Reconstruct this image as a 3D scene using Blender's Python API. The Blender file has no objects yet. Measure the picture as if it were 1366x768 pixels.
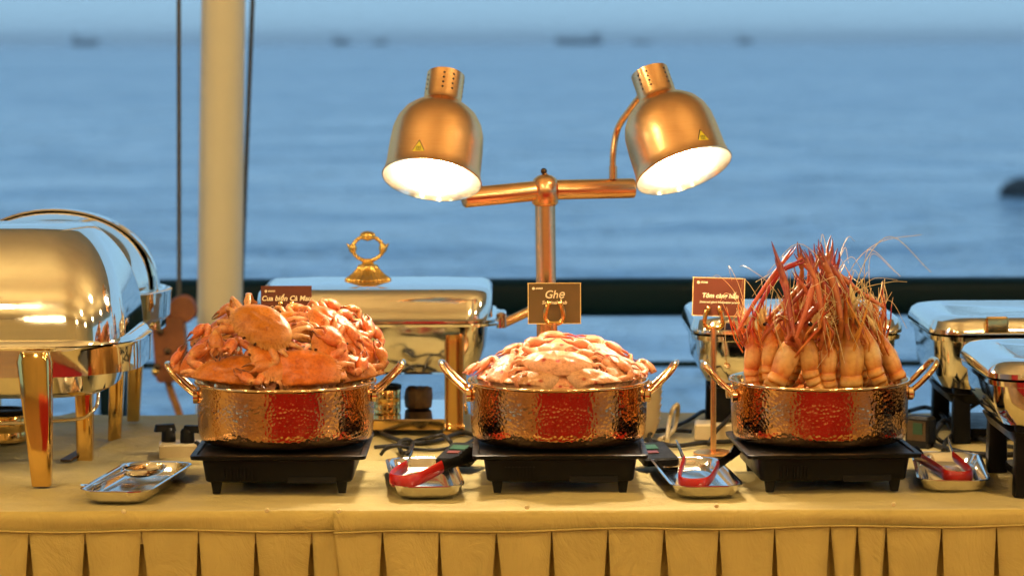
import bpy, math, random
from mathutils import Vector, Matrix, noise
from math import sin, cos, pi, radians as R

# ---------------------------------------------------------------- camera, sky, sun, exposure
sc = bpy.context.scene
col = sc.collection
W, H, F = 1366.0, 768.0, 3800.0          # photo pixels, focal length in pixels
CAMZ = 0.70                              # table top is z = 0
PITCH = math.atan((384.0 - 57.0) / F)
ROLL = R(-0.17)
cam_data = bpy.data.cameras.new('camera')
cam = bpy.data.objects.new('camera', cam_data)
col.objects.link(cam)
cam_rot = Matrix.Rotation(R(90) - PITCH, 3, 'X') @ Matrix.Rotation(ROLL, 3, 'Z')
cam.matrix_world = Matrix.Translation((0, 0, CAMZ)) @ cam_rot.to_4x4()
cam_data.sensor_width = 36.0
cam_data.lens = 36.0 * F / W
cam_data.clip_start = 0.05
cam_data.clip_end = 60000.0
cam_data.dof.use_dof = True
cam_data.dof.focus_distance = 4.48
cam_data.dof.aperture_fstop = 5.0
sc.camera = cam

SUN_EL, SUN_AZ = 12.0, 205.0              # low dusk sun behind the terrace, veiled by cloud
world = bpy.data.worlds.new('World')
sc.world = world
world.use_nodes = True
wn = world.node_tree.nodes
wl = world.node_tree.links
bg = wn['Background']
sky = wn.new('ShaderNodeTexSky')
sky.sky_type = 'NISHITA'
sky.sun_disc = False
sky.sun_elevation = R(SUN_EL)
sky.sun_rotation = R(SUN_AZ)
sky.air_density = 1.0
sky.dust_density = 0.3
sky.ozone_density = 4.0
tint = wn.new('ShaderNodeMix')
tint.data_type = 'RGBA'
tint.blend_type = 'MULTIPLY'
tint.inputs[0].default_value = 1.0
tint.inputs[7].default_value = (0.60, 0.95, 1.25, 1)   # cool evening white balance
wl.new(sky.outputs[0], tint.inputs[6])
veil = wn.new('ShaderNodeMix')           # thin even evening cloud over the whole sky
veil.data_type = 'RGBA'
veil.inputs[0].default_value = 0.88
veil.inputs[7].default_value = (2.30, 3.95, 5.55, 1)
wl.new(tint.outputs[2], veil.inputs[6])
wl.new(veil.outputs[2], bg.inputs[0])
bg.inputs[1].default_value = 0.15

sun_data = bpy.data.lights.new('sun', 'SUN')
sun_data.energy = 0.12
sun_data.angle = R(20)
sun_data.color = (1.0, 0.86, 0.72)
sun = bpy.data.objects.new('sun', sun_data)
sun.rotation_euler = (R(90 - SUN_EL), 0, R(180 - SUN_AZ))
col.objects.link(sun)

sc.view_settings.view_transform = 'Standard'
sc.view_settings.look = 'None'
sc.view_settings.exposure = 0.0
sc.view_settings.gamma = 1.0
sc.render.engine = 'CYCLES'
sc.cycles.use_denoising = True
sc.cycles.use_adaptive_sampling = True
sc.cycles.adaptive_threshold = 0.035
sc.cycles.max_bounces = 6
sc.cycles.glossy_bounces = 4
sc.cycles.diffuse_bounces = 2
sc.cycles.transmission_bounces = 4
sc.cycles.volume_bounces = 0
sc.cycles.caustics_reflective = False
sc.cycles.caustics_refractive = False
sc.cycles.sample_clamp_indirect = 6.0

CAMP = Vector((0, 0, CAMZ))
def ray(u, v):
    return (cam_rot @ Vector(((u - W / 2) / F, -(v - H / 2) / F, -1.0)))
def at(u, v, y):                         # photo pixel -> point of the place at depth y
    d = ray(u, v)
    return CAMP + d * (y / d.y)
def onz(u, v, z=0.0):                    # photo pixel -> point of the place at height z
    d = ray(u, v)
    return CAMP + d * ((z - CAMZ) / d.z)

# ---------------------------------------------------------------- materials
MATS = {}
class NT:
    def __init__(s, name):
        s.m = bpy.data.materials.new(name); s.m.use_nodes = True
        s.n = s.m.node_tree.nodes; s.l = s.m.node_tree.links
        s.b = s.n['Principled BSDF']
        MATS[name] = s.m
    def node(s, t, **kw):
        x = s.n.new(t)
        for k, v in kw.items():
            if k in x.inputs: x.inputs[k].default_value = v
            else: setattr(x, k, v)
        return x
    def coord(s, scale=(1, 1, 1), kind='Object'):
        tc = s.n.new('ShaderNodeTexCoord'); mp = s.n.new('ShaderNodeMapping')
        mp.inputs['Scale'].default_value = scale
        s.l.new(tc.outputs[kind], mp.inputs[0])
        return mp.outputs[0]
    def noise(s, scale=5, detail=3, rough=.5, vec=None, dist=0):
        x = s.node('ShaderNodeTexNoise', Scale=scale, Detail=detail, Roughness=rough, Distortion=dist)
        if vec is not None: s.l.new(vec, x.inputs['Vector'])
        return x
    def ramp(s, fac, stops):
        x = s.n.new('ShaderNodeValToRGB')
        e = x.color_ramp.elements
        while len(e) < len(stops): e.new(0.5)
        for i, (p, c) in enumerate(stops):
            e[i].position = p; e[i].color = (*c, 1) if len(c) == 3 else c
        s.l.new(fac, x.inputs[0])
        return x.outputs[0]
    def bump(s, h, strength=.3, dist=.01, normal=None):
        x = s.node('ShaderNodeBump', Strength=strength, Distance=dist)
        s.l.new(h, x.inputs['Height'])
        if normal is not None: s.l.new(normal, x.inputs['Normal'])
        s.l.new(x.outputs[0], s.b.inputs['Normal'])
        return x.outputs[0]
    def set(s, **kw):
        for k, v in kw.items():
            s.b.inputs[k.replace('_', ' ')].default_value = (*v, 1) if isinstance(v, tuple) and len(v) == 3 else v
        return s

def plain(name, c, rough=.5, metal=0.0, var=.15, nscale=12, bump=0.0, bscale=60, **kw):
    t = NT(name)
    t.set(Roughness=rough, Metallic=metal, **kw)
    co = t.coord()
    nz = t.noise(nscale, 4, .6, co)
    lo = tuple(x * (1 - var) for x in c); hi = tuple(min(1, x * (1 + var)) for x in c)
    t.l.new(t.ramp(nz.outputs[0], [(.3, lo), (.7, hi)]), t.b.inputs['Base Color'])
    r = t.ramp(nz.outputs[0], [(.3, (max(0, rough * .8),) * 3), (.75, (min(1, rough * 1.25),) * 3)])
    t.l.new(r, t.b.inputs['Roughness'])
    if bump:
        t.bump(t.noise(bscale, 4, .6, co).outputs[0], bump, .002)
    return t.m

t = NT('steel')
sm = t.noise(9, 6, .7, t.coord((1, 1, .7)), .8)
fi = t.noise(70, 3, .6, t.coord((1, .3, 1)))
t.l.new(t.ramp(sm.outputs[0], [(.35, (.92, .88, .80)), (.7, (.84, .79, .69))]), t.b.inputs['Base Color'])
t.l.new(t.ramp(sm.outputs[0], [(.36, (.035,) * 3), (.62, (.10,) * 3), (.8, (.20,) * 3)]), t.b.inputs['Roughness'])
t.set(Metallic=1.0)
t.bump(fi.outputs[0], .03, .001)
plain('steel_tray', (.82, .80, .76), .10, 1.0, .05, 20, .06, 40)
plain('gold', (.86, .56, .20), .09, 1.0, .06, 8)
plain('gold_cast', (.86, .56, .17), .22, 1.0, .15, 60, .4, 160)
plain('black_enamel', (.006, .0055, .005), .38, 0, .2, 30, .1, 150, Specular_IOR_Level=.14)
plain('black_plastic', (.007, .0065, .006), .5, 0, .2, 40, .1, 200, Specular_IOR_Level=.2)
plain('black_rubber', (.010, .009, .008), .6, 0, .2, 40)
plain('red_grip', (.62, .02, .012), .35, 0, .08, 30, Coat_Weight=.3)
plain('cream_plastic', (.72, .56, .30), .45, 0, .06, 30)
plain('cream_ceramic', (.74, .58, .34), .3, 0, .05, 12)
plain('cream_paint', (.88, .77, .52), .55, 0, .06, 3, .1, 30)
plain('rope', (.10, .10, .095), .8, 0, .3, 80)
plain('wood_block', (.30, .10, .035), .5, 0, .35, 14, .2, 40)
plain('wood_dark', (.10, .045, .02), .5, 0, .3, 14)
plain('bolt', (.12, .08, .05), .4, .8, .2, 30)
plain('strap_web', (.42, .20, .07), .8, 0, .2, 60)
plain('rail_paint', (.0012, .018, .028), .5, 0, .25, 2, Specular_IOR_Level=.15)
plain('snap_brass', (.95, .80, .42), .35, .6, .05, 30)
plain('card_brown', (.125, .026, .010), .35, 0, .10, 25)
plain('card_olive', (.115, .062, .014), .35, 0, .12, 25)
plain('card_text', (.95, .74, .40), .5, 0, .02, 20)
plain('card_edge', (.90, .60, .20), .4, 0, .05, 20)
plain('yellow_sticker', (.80, .62, .02), .45, 0, .03, 20)
plain('black_print', (.02, .018, .012), .5, 0, .05, 20)
plain('green_print', (.02, .09, .04), .5, 0, .2, 60)
plain('red_print', (.22, .05, .03), .4, 0, .1, 60)
plain('white_enamel', (.86, .82, .74), .18, 1.0, .02, 10)
plain('ship_hull', (.035, .045, .06), .6, 0, .2, .1)
plain('ship_house', (.16, .18, .20), .6, 0, .1, .1)
plain('rock', (.03, .032, .035), .8, 0, .4, .6, .5, 3)
plain('deck_wood', (.30, .17, .07), .5, 0, .3, 3)
plain('wall_cream', (.78, .61, .27), .7, 0, .08, 1.2)
plain('roof_cloth', (.86, .74, .43), .8, 0, .06, 1.0)
plain('red_cloth', (.60, .016, .010), .65, 0, .12, 6)
plain('brown_candle', (.22, .12, .045), .6, 0, .4, 60, .6, 90)

# satin gold tablecloth: fine weave, soft sheen, faint creases
def cloth_mat(name, c):
    t = NT(name)
    co = t.coord()
    big = t.noise(7, 4, .6, co)
    t.l.new(t.ramp(big.outputs[0], [(.3, tuple(x * .90 for x in c)), (.7, tuple(min(1, x * 1.08) for x in c))]), t.b.inputs['Base Color'])
    t.set(Roughness=.62, Specular_IOR_Level=.12)
    fine = t.noise(900, 2, .5, t.coord((1, 1, .25)))
    cre = t.noise(16, 5, .62, t.coord((1, 1, .5)), 1.2)
    b1 = t.node('ShaderNodeBump', Strength=.45, Distance=.014)
    t.l.new(cre.outputs[0], b1.inputs['Height'])
    t.bump(fine.outputs[0], .10, .0006, b1.outputs[0])
    return t
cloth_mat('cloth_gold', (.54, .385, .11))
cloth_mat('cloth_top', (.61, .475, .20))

# brushed copper of the heat lamp
t = NT('copper_brushed')
co = t.coord((1, 1, 60))
br = t.noise(30, 3, .6, co)
t.l.new(t.ramp(br.outputs[0], [(.3, (.95, .53, .26)), (.7, (1.0, .65, .37))]), t.b.inputs['Base Color'])
t.set(Metallic=1.0, Roughness=.26, Anisotropic=.5, Specular_Tint=(1.0, .70, .42))
t.bump(br.outputs[0], .05, .001)

# hammered copper-brass of the pots
t = NT('hammered')
co = t.coord()
vo = t.node('ShaderNodeTexVoronoi', Scale=185, feature='SMOOTH_F1', Smoothness=.35)
dn = t.noise(60, 2, .5, co)
mx = t.node('ShaderNodeMix', data_type='VECTOR'); mx.inputs[0].default_value = .0025
t.l.new(co, mx.inputs[4]); t.l.new(dn.outputs[1], mx.inputs[5])
t.l.new(mx.outputs[1], vo.inputs['Vector'])
t.bump(vo.outputs[0], .42, .0012)
t.l.new(t.ramp(dn.outputs[0], [(.3, (.70, .38, .16)), (.7, (.82, .48, .23))]), t.b.inputs['Base Color'])
oi = t.n.new('ShaderNodeObjectInfo')
ad = t.node('ShaderNodeVectorMath', operation='SCALE'); ad.inputs['Scale'].default_value = 7.0
cb = t.n.new('ShaderNodeCombineXYZ')
for i_ in range(3): t.l.new(oi.outputs['Random'], cb.inputs[i_])
t.l.new(cb.outputs[0], ad.inputs[0])
av = t.node('ShaderNodeVectorMath', operation='ADD')
t.l.new(co, av.inputs[0]); t.l.new(ad.outputs[0], av.inputs[1])
st = t.noise(13, 5, .7, av.outputs[0], .6)
t.l.new(t.ramp(st.outputs[0], [(.35, (.09,) * 3), (.6, (.16,) * 3), (.78, (.32,) * 3)]), t.b.inputs['Roughness'])
t.set(Metallic=1.0)
plain('pot_smooth', (.88, .62, .34), .10, 1.0, .05, 20)

# cooked shell: the colours ride on the mesh, grain and wet gloss come from here
def shell_mat(name, rough, grain, sss, mott=.8):
    t = NT(name)
    at_ = t.node('ShaderNodeVertexColor', layer_name='col')
    co = t.coord()
    nz = t.noise(grain, 5, .65, co)
    mo = t.noise(grain * .25, 3, .6, co)
    m1 = t.node('ShaderNodeMix', data_type='RGBA', blend_type='MULTIPLY'); m1.inputs[0].default_value = 1
    t.l.new(at_.outputs[0], m1.inputs[6])
    t.l.new(t.ramp(mo.outputs[0], [(.26, (.78, .62, .5)), (.46, (1, 1, 1)), (.80, (1.15, 1.2, 1.2))]), m1.inputs[7])
    m2 = t.node('ShaderNodeMix', data_type='RGBA', blend_type='MULTIPLY'); m2.inputs[0].default_value = mott
    t.l.new(m1.outputs[2], m2.inputs[6])
    t.l.new(t.ramp(nz.outputs[0], [(.30, (.70, .58, .5)), (.52, (1.06, 1.06, 1.06))]), m2.inputs[7])
    oi = t.n.new('ShaderNodeObjectInfo')
    hs = t.n.new('ShaderNodeHueSaturation')
    mr = t.node('ShaderNodeMapRange'); mr.inputs['To Min'].default_value = .490; mr.inputs['To Max'].default_value = .512
    mv = t.node('ShaderNodeMapRange'); mv.inputs['To Min'].default_value = 1.2; mv.inputs['To Max'].default_value = .80
    t.l.new(oi.outputs['Random'], mr.inputs[0]); t.l.new(oi.outputs['Random'], mv.inputs[0])
    t.l.new(mr.outputs[0], hs.inputs['Hue']); t.l.new(mv.outputs[0], hs.inputs['Value'])
    t.l.new(m2.outputs[2], hs.inputs['Color'])
    t.l.new(hs.outputs[0], t.b.inputs['Base Color'])
    t.set(Roughness=rough, Subsurface_Weight=sss, Subsurface_Scale=.006, Specular_IOR_Level=.42)
    t.b.inputs['Subsurface Radius'].default_value = (1, .35, .15)
    t.bump(nz.outputs[0], .5, .002)
    return t.m
shell_mat('crab_shell', .28, 26, 0.0)
shell_mat('prawn_shell', .24, 120, 0.0, .35)

def emit(name, c, s):
    t = NT(name)
    t.set(Emission_Color=c, Emission_Strength=s)
    t.b.inputs['Base Color'].default_value = (*c, 1)
emit('bulb_glow', (1.0, .82, .58), 330.0)
emit('display_glow', (.008, .04, .014), .2)
emit('lantern_glow', (1.0, .75, .40), 62.0)

# open sea in the evening
t = NT('sea_water')
co = t.coord((1, 1, 1))
n1 = t.noise(.75, 4, .6, t.coord((1, .6, 1)), .3)
n2 = t.noise(.10, 4, .6, t.coord((.7, 1, 1)), .5)
n3 = t.noise(.0035, 3, .6, t.coord((.3, 1, 1)))
b1 = t.node('ShaderNodeBump', Strength=1.0, Distance=1.5)
t.l.new(n1.outputs[0], b1.inputs['Height'])
t.bump(n2.outputs[0], 1.0, 7.0, b1.outputs[0])
n4 = t.noise(.28, 6, .68, t.coord((.6, .8, 1)), .6)
t.l.new(t.ramp(n4.outputs[0], [(.36, (.20, .34, .48)), (.50, (.38, .52, .64)), (.66, (.72, .80, .86))]), t.b.inputs['Base Color'])
t.l.new(t.ramp(n3.outputs[0], [(.35, (.12,) * 3), (.65, (.28,) * 3)]), t.b.inputs['Roughness'])
t.set(IOR=1.333)

# ---------------------------------------------------------------- mesh helpers
class MB:
    def __init__(s): s.v = []; s.f = []; s.c = []; s.m = Matrix.Identity(4); s.cc = (1, 1, 1)
    def add(s, vs, fs, cs=None):
        b = len(s.v)
        s.v += [tuple(s.m @ Vector(p)) for p in vs]
        s.f += [tuple(b + i for i in f) for f in fs]
        s.c += cs if cs else [s.cc] * len(vs)
        return s
    def box(s, c, d, rot=None):
        x, y, z = d[0] / 2, d[1] / 2, d[2] / 2
        p = [Vector(q) for q in ((-x, -y, -z), (x, -y, -z), (x, y, -z), (-x, y, -z), (-x, -y, z), (x, -y, z), (x, y, z), (-x, y, z))]
        if rot is not None: p = [rot @ q for q in p]
        return s.add([q + Vector(c) for q in p], [(3, 2, 1, 0), (4, 5, 6, 7), (0, 1, 5, 4), (1, 2, 6, 5), (2, 3, 7, 6), (3, 0, 4, 7)])
    def loft(s, rings, cap0=True, cap1=True, closed=True, cols=None):
        n = len(rings[0]); vs = [p for r in rings for p in r]; fs = []
        for i in range(len(rings) - 1):
            for j in range(n if closed else n - 1):
                k = (j + 1) % n
                fs.append((i * n + j, i * n + k, (i + 1) * n + k, (i + 1) * n + j))
        if cap0: fs.append(tuple(range(n - 1, -1, -1)))
        if cap1: fs.append(tuple((len(rings) - 1) * n + j for j in range(n)))
        cs = [c for r, c in zip(rings, cols) for _ in r] if cols else None
        return s.add(vs, fs, cs)
    def lathe(s, prof, n=32, cap0=True, cap1=True):
        return s.loft([[(r * cos(2 * pi * j / n), r * sin(2 * pi * j / n), z) for j in range(n)] for r, z in prof], cap0, cap1)
    def rbox(s, rings, seg=6):           # rings: (z, half x, half y, corner r, [cx, cy])
        out = []
        for q in rings:
            z, hx, hy, r = q[:4]; cx, cy = (q[4], q[5]) if len(q) > 4 else (0, 0)
            r = min(r, hx, hy); pts = []
            for qx, qy, a0 in ((1, 1, 0), (-1, 1, 90), (-1, -1, 180), (1, -1, 270)):
                for k in range(seg + 1):
                    a = R(a0 + 90 * k / seg)
                    pts.append((cx + qx * (hx - r) + r * cos(a), cy + qy * (hy - r) + r * sin(a), z))
            out.append(pts)
        return s.loft(out)
    def tube(s, pts, rad, n=8, up=(0, 0, 1), cap=True, cols=None):
        pts = [Vector(p) for p in pts]
        if not isinstance(rad, (list, tuple)): rad = [rad] * len(pts)
        rings = []; u0 = Vector(up); prev = None
        for i, p in enumerate(pts):
            d = (pts[min(i + 1, len(pts) - 1)] - pts[max(i - 1, 0)])
            d = d.normalized() if d.length > 1e-9 else Vector((0, 0, 1))
            if prev is None:
                sd = d.cross(u0)
                if sd.length < 1e-3: sd = d.cross(Vector((1, .2, .1)))
            else:
                sd = prev - d * prev.dot(d)
            sd.normalize(); prev = sd
            w = sd.cross(d)
            ra, rb = rad[i] if isinstance(rad[i], (list, tuple)) else (rad[i], rad[i])
            rings.append([p + sd * (ra * cos(2 * pi * j / n)) + w * (rb * sin(2 * pi * j / n)) for j in range(n)])
        return s.loft(rings, cap, cap, cols=cols)
    def sphere(s, c, r, n=12, m=8, sc3=(1, 1, 1)):
        prof = [(max(1e-4, r * sin(pi * i / m)), -r * cos(pi * i / m)) for i in range(m + 1)]
        return s.loft([[(c[0] + sc3[0] * q * cos(2 * pi * j / n), c[1] + sc3[1] * q * sin(2 * pi * j / n), c[2] + sc3[2] * z) for j in range(n)] for q, z in prof])
    def mesh(s, name, smooth=40):
        me = bpy.data.meshes.new(name)
        me.from_pydata(s.v, [], s.f)
        if any(c != (1, 1, 1) for c in s.c):
            a = me.color_attributes.new('col', 'FLOAT_COLOR', 'POINT')
            a.data.foreach_set('color', [x for c in s.c for x in (*c, 1.0)])
        if smooth:
            me.polygons.foreach_set('use_smooth', [True] * len(me.polygons))
            if smooth < 180: me.set_sharp_from_angle(angle=R(smooth))
        me.update()
        return me
    def build(s, name, mat, parent=None, smooth=40, loc=None, rot=None):
        me = s.mesh(name, smooth)
        me.materials.append(MATS[mat])
        return link(name, me, parent, loc, rot)

def link(name, me, parent=None, loc=None, rot=None):
    o = bpy.data.objects.new(name, me); col.objects.link(o)
    if parent is not None: o.parent = parent
    if loc is not None: o.location = loc
    if rot is not None: o.rotation_euler = rot
    return o
def tag(o, label=None, cat=None, group=None, kind=None):
    for k, v in (('label', label), ('category', cat), ('group', group), ('kind', kind)):
        if v: o[k] = v
    return o
def thing(name, label, cat, loc=(0, 0, 0), rotz=0, group=None):
    o = link(name, None, None, loc, (0, 0, rotz))
    o.empty_display_size = .05
    return tag(o, label, cat, group)
def dup(o, parent=None):
    c = o.copy(); col.objects.link(c); c.parent = parent
    for ch in [x for x in bpy.data.objects if x.parent == o]: dup(ch, c)
    return c
def curve(pts, n=24):                    # Catmull-Rom through points
    P = [Vector(p) for p in pts]; P = [2 * P[0] - P[1]] + P + [2 * P[-1] - P[-2]]
    out = []
    segs = len(P) - 3
    for i in range(segs):
        a, b, c, d = P[i:i + 4]
        k = max(2, n // segs)
        for j in range(k):
            t_ = j / k
            out.append(.5 * ((2 * b) + (c - a) * t_ + (2 * a - 5 * b + 4 * c - d) * t_ ** 2 + (3 * b - a - 3 * c + d) * t_ ** 3))
    out.append(P[-2])
    return out

# ---------------------------------------------------------------- the setting
SEA = -4.0
m = MB()
m.add([(-9000, 7.5, SEA), (9000, 7.5, SEA), (9000, 15000, SEA), (-9000, 15000, SEA)], [(0, 1, 2, 3)])
tag(m.build('sea', 'sea_water', smooth=0), kind='structure')
FL = -0.75
m = MB(); m.box((0, .5, FL - .15), (26, 14.2, .3))
tag(m.build('terrace_floor', 'deck_wood', smooth=0), kind='structure')
m = MB(); m.box((0, -6.6, .95), (26, .3, 3.4))
tag(m.build('restaurant_wall', 'wall_cream', smooth=0), kind='structure')
m = MB(); m.box((0, .2, 2.75), (26, 14.4, .2))
tag(m.build('terrace_roof', 'roof_cloth', smooth=0), kind='structure')

# warm globe lanterns under the terrace roof, all out of view: assumed room light on the buffet
k = 0
for y in (-2.6, .8, 3.3):  # nearest row added to brighten the copper shades and the table top
    for x in (-4.4, -1.5, 1.5, 4.4):
        t_ = thing('unseen_lantern', 'warm glowing globe lantern out of view under the terrace roof facing the buffet', 'lantern', (x, y, 1.85), 0, 'globe lanterns of the terrace')
        m = MB(); m.sphere((0, 0, 0), .15, 14, 8); m.build('globe', 'lantern_glow', t_)
        m = MB(); m.tube([(0, 0, .14), (0, 0, .80)], .006, 6); m.build('cord', 'black_rubber', t_)
        m = MB(); m.lathe([(.05, .13), (.05, .16), (.02, .18)], 12); m.build('cap', 'bolt', t_)

# the red-draped table across the aisle that the pots mirror
t_ = thing('serving_table', 'red-draped serving table across the aisle, mirrored red in the pots', 'table', (.45, 2.25, FL))
m = MB(); m.box((0, 0, .715), (2.7, .7, .03)); m.build('tabletop', 'wood_dark', t_)
for sx in (-1, 1):
    for sy in (-1, 1):
        m = MB(); m.box((sx * 1.25, sy * .28, .35), (.05, .05, .70)); m.build('leg', 'bolt', t_)
m = MB()
rings = []
for i in range(9):
    z = .735 - .72 * (i / 8) ** 1.0
    ring = []
    n = 160
    for j in range(n):
        a = j / n * 4
        sd, fr = int(a), a - int(a)
        px, py = [(-1 + 2 * fr, -1), (1, -1 + 2 * fr), (1 - 2 * fr, 1), (-1, 1 - 2 * fr)][sd]
        wv = .012 * sin(j * .9) * (i / 8)
        ring.append((px * (1.37 + wv + .02 * i / 8), py * (.37 + wv + .02 * i / 8), z))
    rings.append(ring)
m.loft(rings, True, False); m.build('red_cloth', 'red_cloth', t_)

# terrace railing
RY = 7.45
t_ = thing('terrace_railing', 'dark blue-green terrace railing in front of the sea', 'railing', (0, RY, FL))
zt, zb = at(683, 371, RY).z, at(683, 422, RY).z
m = MB()
m.m = Matrix.Translation((0, 0, (zt + zb) / 2 - FL)) @ Matrix.Rotation(R(90), 4, 'Y')
hz = (zt - zb) / 2
m.rbox([(-9, hz, .035, .03), (9, hz, .035, .03)], 5)
m.build('top_rail', 'rail_paint', t_)
zl = at(683, 486, RY).z
m = MB(); m.tube([(-9, 0, zl - FL), (9, 0, zl - FL)], .008, 8); m.build('lower_rail', 'rail_paint', t_)
for u in (-700, 150, 405, 1085, 1700, 2400):
    x = at(u, 400, RY).x
    m = MB(); m.rbox([(0, .035, .035, .008), (zb - FL + .01, .035, .035, .008)], 2)
    m.build('rail_post', 'rail_paint', t_, loc=(x, 0, 0))

# cream post with two stay ropes and a rigging block
PY = 6.75
pt, pb = at(298, 0, PY), at(293, 420, PY)
slope = (pt.x - pb.x) / (pt.z - pb.z)
bx_ = pb.x + (FL - pb.z) * slope
rt_, rb_ = 27.3 / F * PY, 30.0 / F * PY
t_ = thing('canopy_post', 'thick cream painted post rising behind the crab pot', 'post', (bx_, PY, FL))
m = MB()
tz = 2.66 - FL
m.tube([(0, 0, 0), (slope * 1.0, 0, 1.0), (slope * tz, 0, tz)], [rb_ * 1.03, rb_, rt_ * .98], 28)
m.build('shaft', 'cream_paint', t_)
m = MB(); m.lathe([(.085, 0), (.085, .012), (.06, .03), (.055, .05)], 24); m.build('base_plate', 'cream_paint', t_)
m = MB()
e = at(238.5, 0, 6.55); e2 = at(239, 405, 6.55)
dx = (e.x - e2.x) / (e.z - e2.z)
m.tube([Vector((0, 0, 0)), Vector((dx * (2.66 - e2.z), 0, 2.66 - e2.z))], .0052, 8)
o = m.build('stay_rope', 'rope', loc=e2); tag(o, 'thin dark rope left of the cream post, ending at the brown block', 'rope')
m = MB()
a, b = at(337, 0, 6.9), at(322, 380, 6.9)
sl = (a - b) / (a.z - b.z)
m.tube([b + sl * (FL - b.z), b, a, a + sl * (2.66 - a.z)], .0056, 8)
o = m.build('stay_rope', 'rope'); tag(o, 'dark slanting rope hugging the right edge of the cream post', 'rope')

# rigging block hanging on the left rope
BY = 6.55
c0 = at(228, 465, BY)
t_ = thing('rigging_block', 'brown wooden rigging block at the foot of the left rope', 'rigging', c0)
def px(u, v): return at(u, v, BY) - c0
w = 1 / F * BY
m = MB()
m.m = Matrix.Rotation(R(90), 4, 'X') @ Matrix.Rotation(R(4), 4, 'Z')
m.rbox([(-.03, 21 * w, 43 * w, .012), (-.034, 20 * w, 42 * w, .012), (.03, 20 * w, 42 * w, .012), (.034, 19 * w, 41 * w, .012)][0:1] + [(.03, 21 * w, 43 * w, .012)], 4)
m.build('cheek_board', 'wood_block', t_)
for (u, v, r_) in ((214, 416, 15), (244, 412, 19)):
    m = MB(); p = px(u, v)
    m.m = Matrix.Translation(p) @ Matrix.Rotation(R(90), 4, 'X')
    m.lathe([(r_ * w * .9, -.02), (r_ * w, -.014), (r_ * w * .82, 0), (r_ * w, .014), (r_ * w * .9, .02)], 22)
    m.build('sheave', 'wood_block', t_)
for (u, v) in ((226, 466), (216, 440), (212, 486)):
    m = MB(); p = px(u, v)
    m.m = Matrix.Translation(p + Vector((0, -.032, 0))) @ Matrix.Rotation(R(90), 4, 'X')
    m.lathe([(4.5 * w, -.004), (4.5 * w, .006), (2 * w, .009)], 10); m.build('bolt', 'bolt', t_)
m = MB(); p = px(210, 494); m.sphere(p + Vector((0, -.02, 0)), 7 * w, 12, 8); m.build('brass_eye', 'gold_cast', t_)
m = MB()
m.tube(curve([px(222, 500), px(229, 525), px(238, 548), px(246, 580), px(248, 640)], 20), [(.003, 5 * w)] * 21, 8, up=(1, 0, 0)); m.build('strap', 'strap_web', t_)
m = MB(); m.tube(curve([px(239, 400), px(236, 420), px(230, 440)], 8), 3 * w, 8); m.build('rope_tail', 'rope', t_)

# ships at anchor on the horizon and a rock near the right edge
def ship(u0, u1, vtop, y, label, style):
    a, b = at(u0, 57, y), at(u1, 57, y)
    L = b.x - a.x; cx = (a.x + b.x) / 2
    hgt = (56.5 - vtop) / F * y
    t_ = thing('cargo_ship', label, 'ship', (cx, y, SEA), 0, 'ships at anchor on the horizon')
    hh = hgt * .5
    m = MB()
    rg = []
    for k in range(9):
        q = -1 + 2 * k / 8
        wd = L * .075 * (1 - abs(q) ** 4 * .8)
        zt_ = hh * (1 + .18 * max(0, q * style) ** 3)
        rg.append([(q * L * .5, -wd, zt_), (q * L * .47, -wd * .6, -1.5), (q * L * .47, wd * .6, -1.5), (q * L * .5, wd, zt_)])
    m.loft(rg); m.build('hull', 'ship_hull', t_, 30)
    m = MB(); m.rbox([(hh * .9, L * .09, L * .06, .5, -style * L * .36, 0), (hgt * .95, L * .08, L * .05, .5, -style * L * .36, 0)], 2); m.build('deckhouse', 'ship_house', t_)
    m = MB(); m.tube([(-style * L * .40, 0, hgt * .9), (-style * L * .40, 0, hgt * 1.12)], L * .02, 8); m.build('funnel', 'ship_hull', t_)
    if L > 40:
        for q in (-.12, .12, .36):
            m = MB(); m.tube([(style * L * q, 0, hh * .9), (style * L * q, 0, hgt * .92)], L * .010, 6); m.build('deck_crane', 'ship_house', t_)
ship(96, 132, 40, 5200, 'dark cargo ship on the horizon, farthest left', 1)
ship(444, 466, 40, 5600, 'small hazy ship on the horizon midway between the cream post and left lamp', 1)
ship(498, 516, 44, 6200, 'tiny hazy ship on the horizon just left of the left lamp', -1)
ship(741, 804, 40, 5000, 'longest dark cargo ship on the horizon, between the two lamps', -1)
ship(845, 869, 48, 6000, 'low hazy ship on the horizon directly above the right lamp', 1)
ship(984, 1004, 42, 5600, 'small dark ship on the horizon right of the right lamp', 1)
p = onz(1368, 263, SEA)
m = MB(); m.sphere((0, 0, 0), 1, 24, 12, (.75, .9, .55))
m.v = [tuple(Vector(q) * (1 + .35 * noise.noise(Vector(q) * 2.3))) for q in m.v]
tag(m.build('sea_rock', 'rock', loc=(p.x + .1, p.y + .5, SEA)), 'dark rock breaking the sea at the right edge', 'rock')

# ---------------------------------------------------------------- buffet table, cloth, pleated skirts
YF = onz(683, 679).y                     # front edge of the table
YB = onz(683, 549).y
t_ = thing('buffet_table', 'long buffet table under the gold cloth', 'table', (0, (YF + YB) / 2, FL))
m = MB(); m.box((0, 0, .727), (3.6, YB - YF - .03, .03)); m.build('tabletop', 'wood_dark', t_)
for x in (-1.7, -.6, .6, 1.7):
    for s in (-1, 1):
        m = MB(); m.box((x, s * (YB - YF - .12) / 2, .356), (.045, .045, .711)); m.build('leg', 'bolt', t_)

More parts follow.
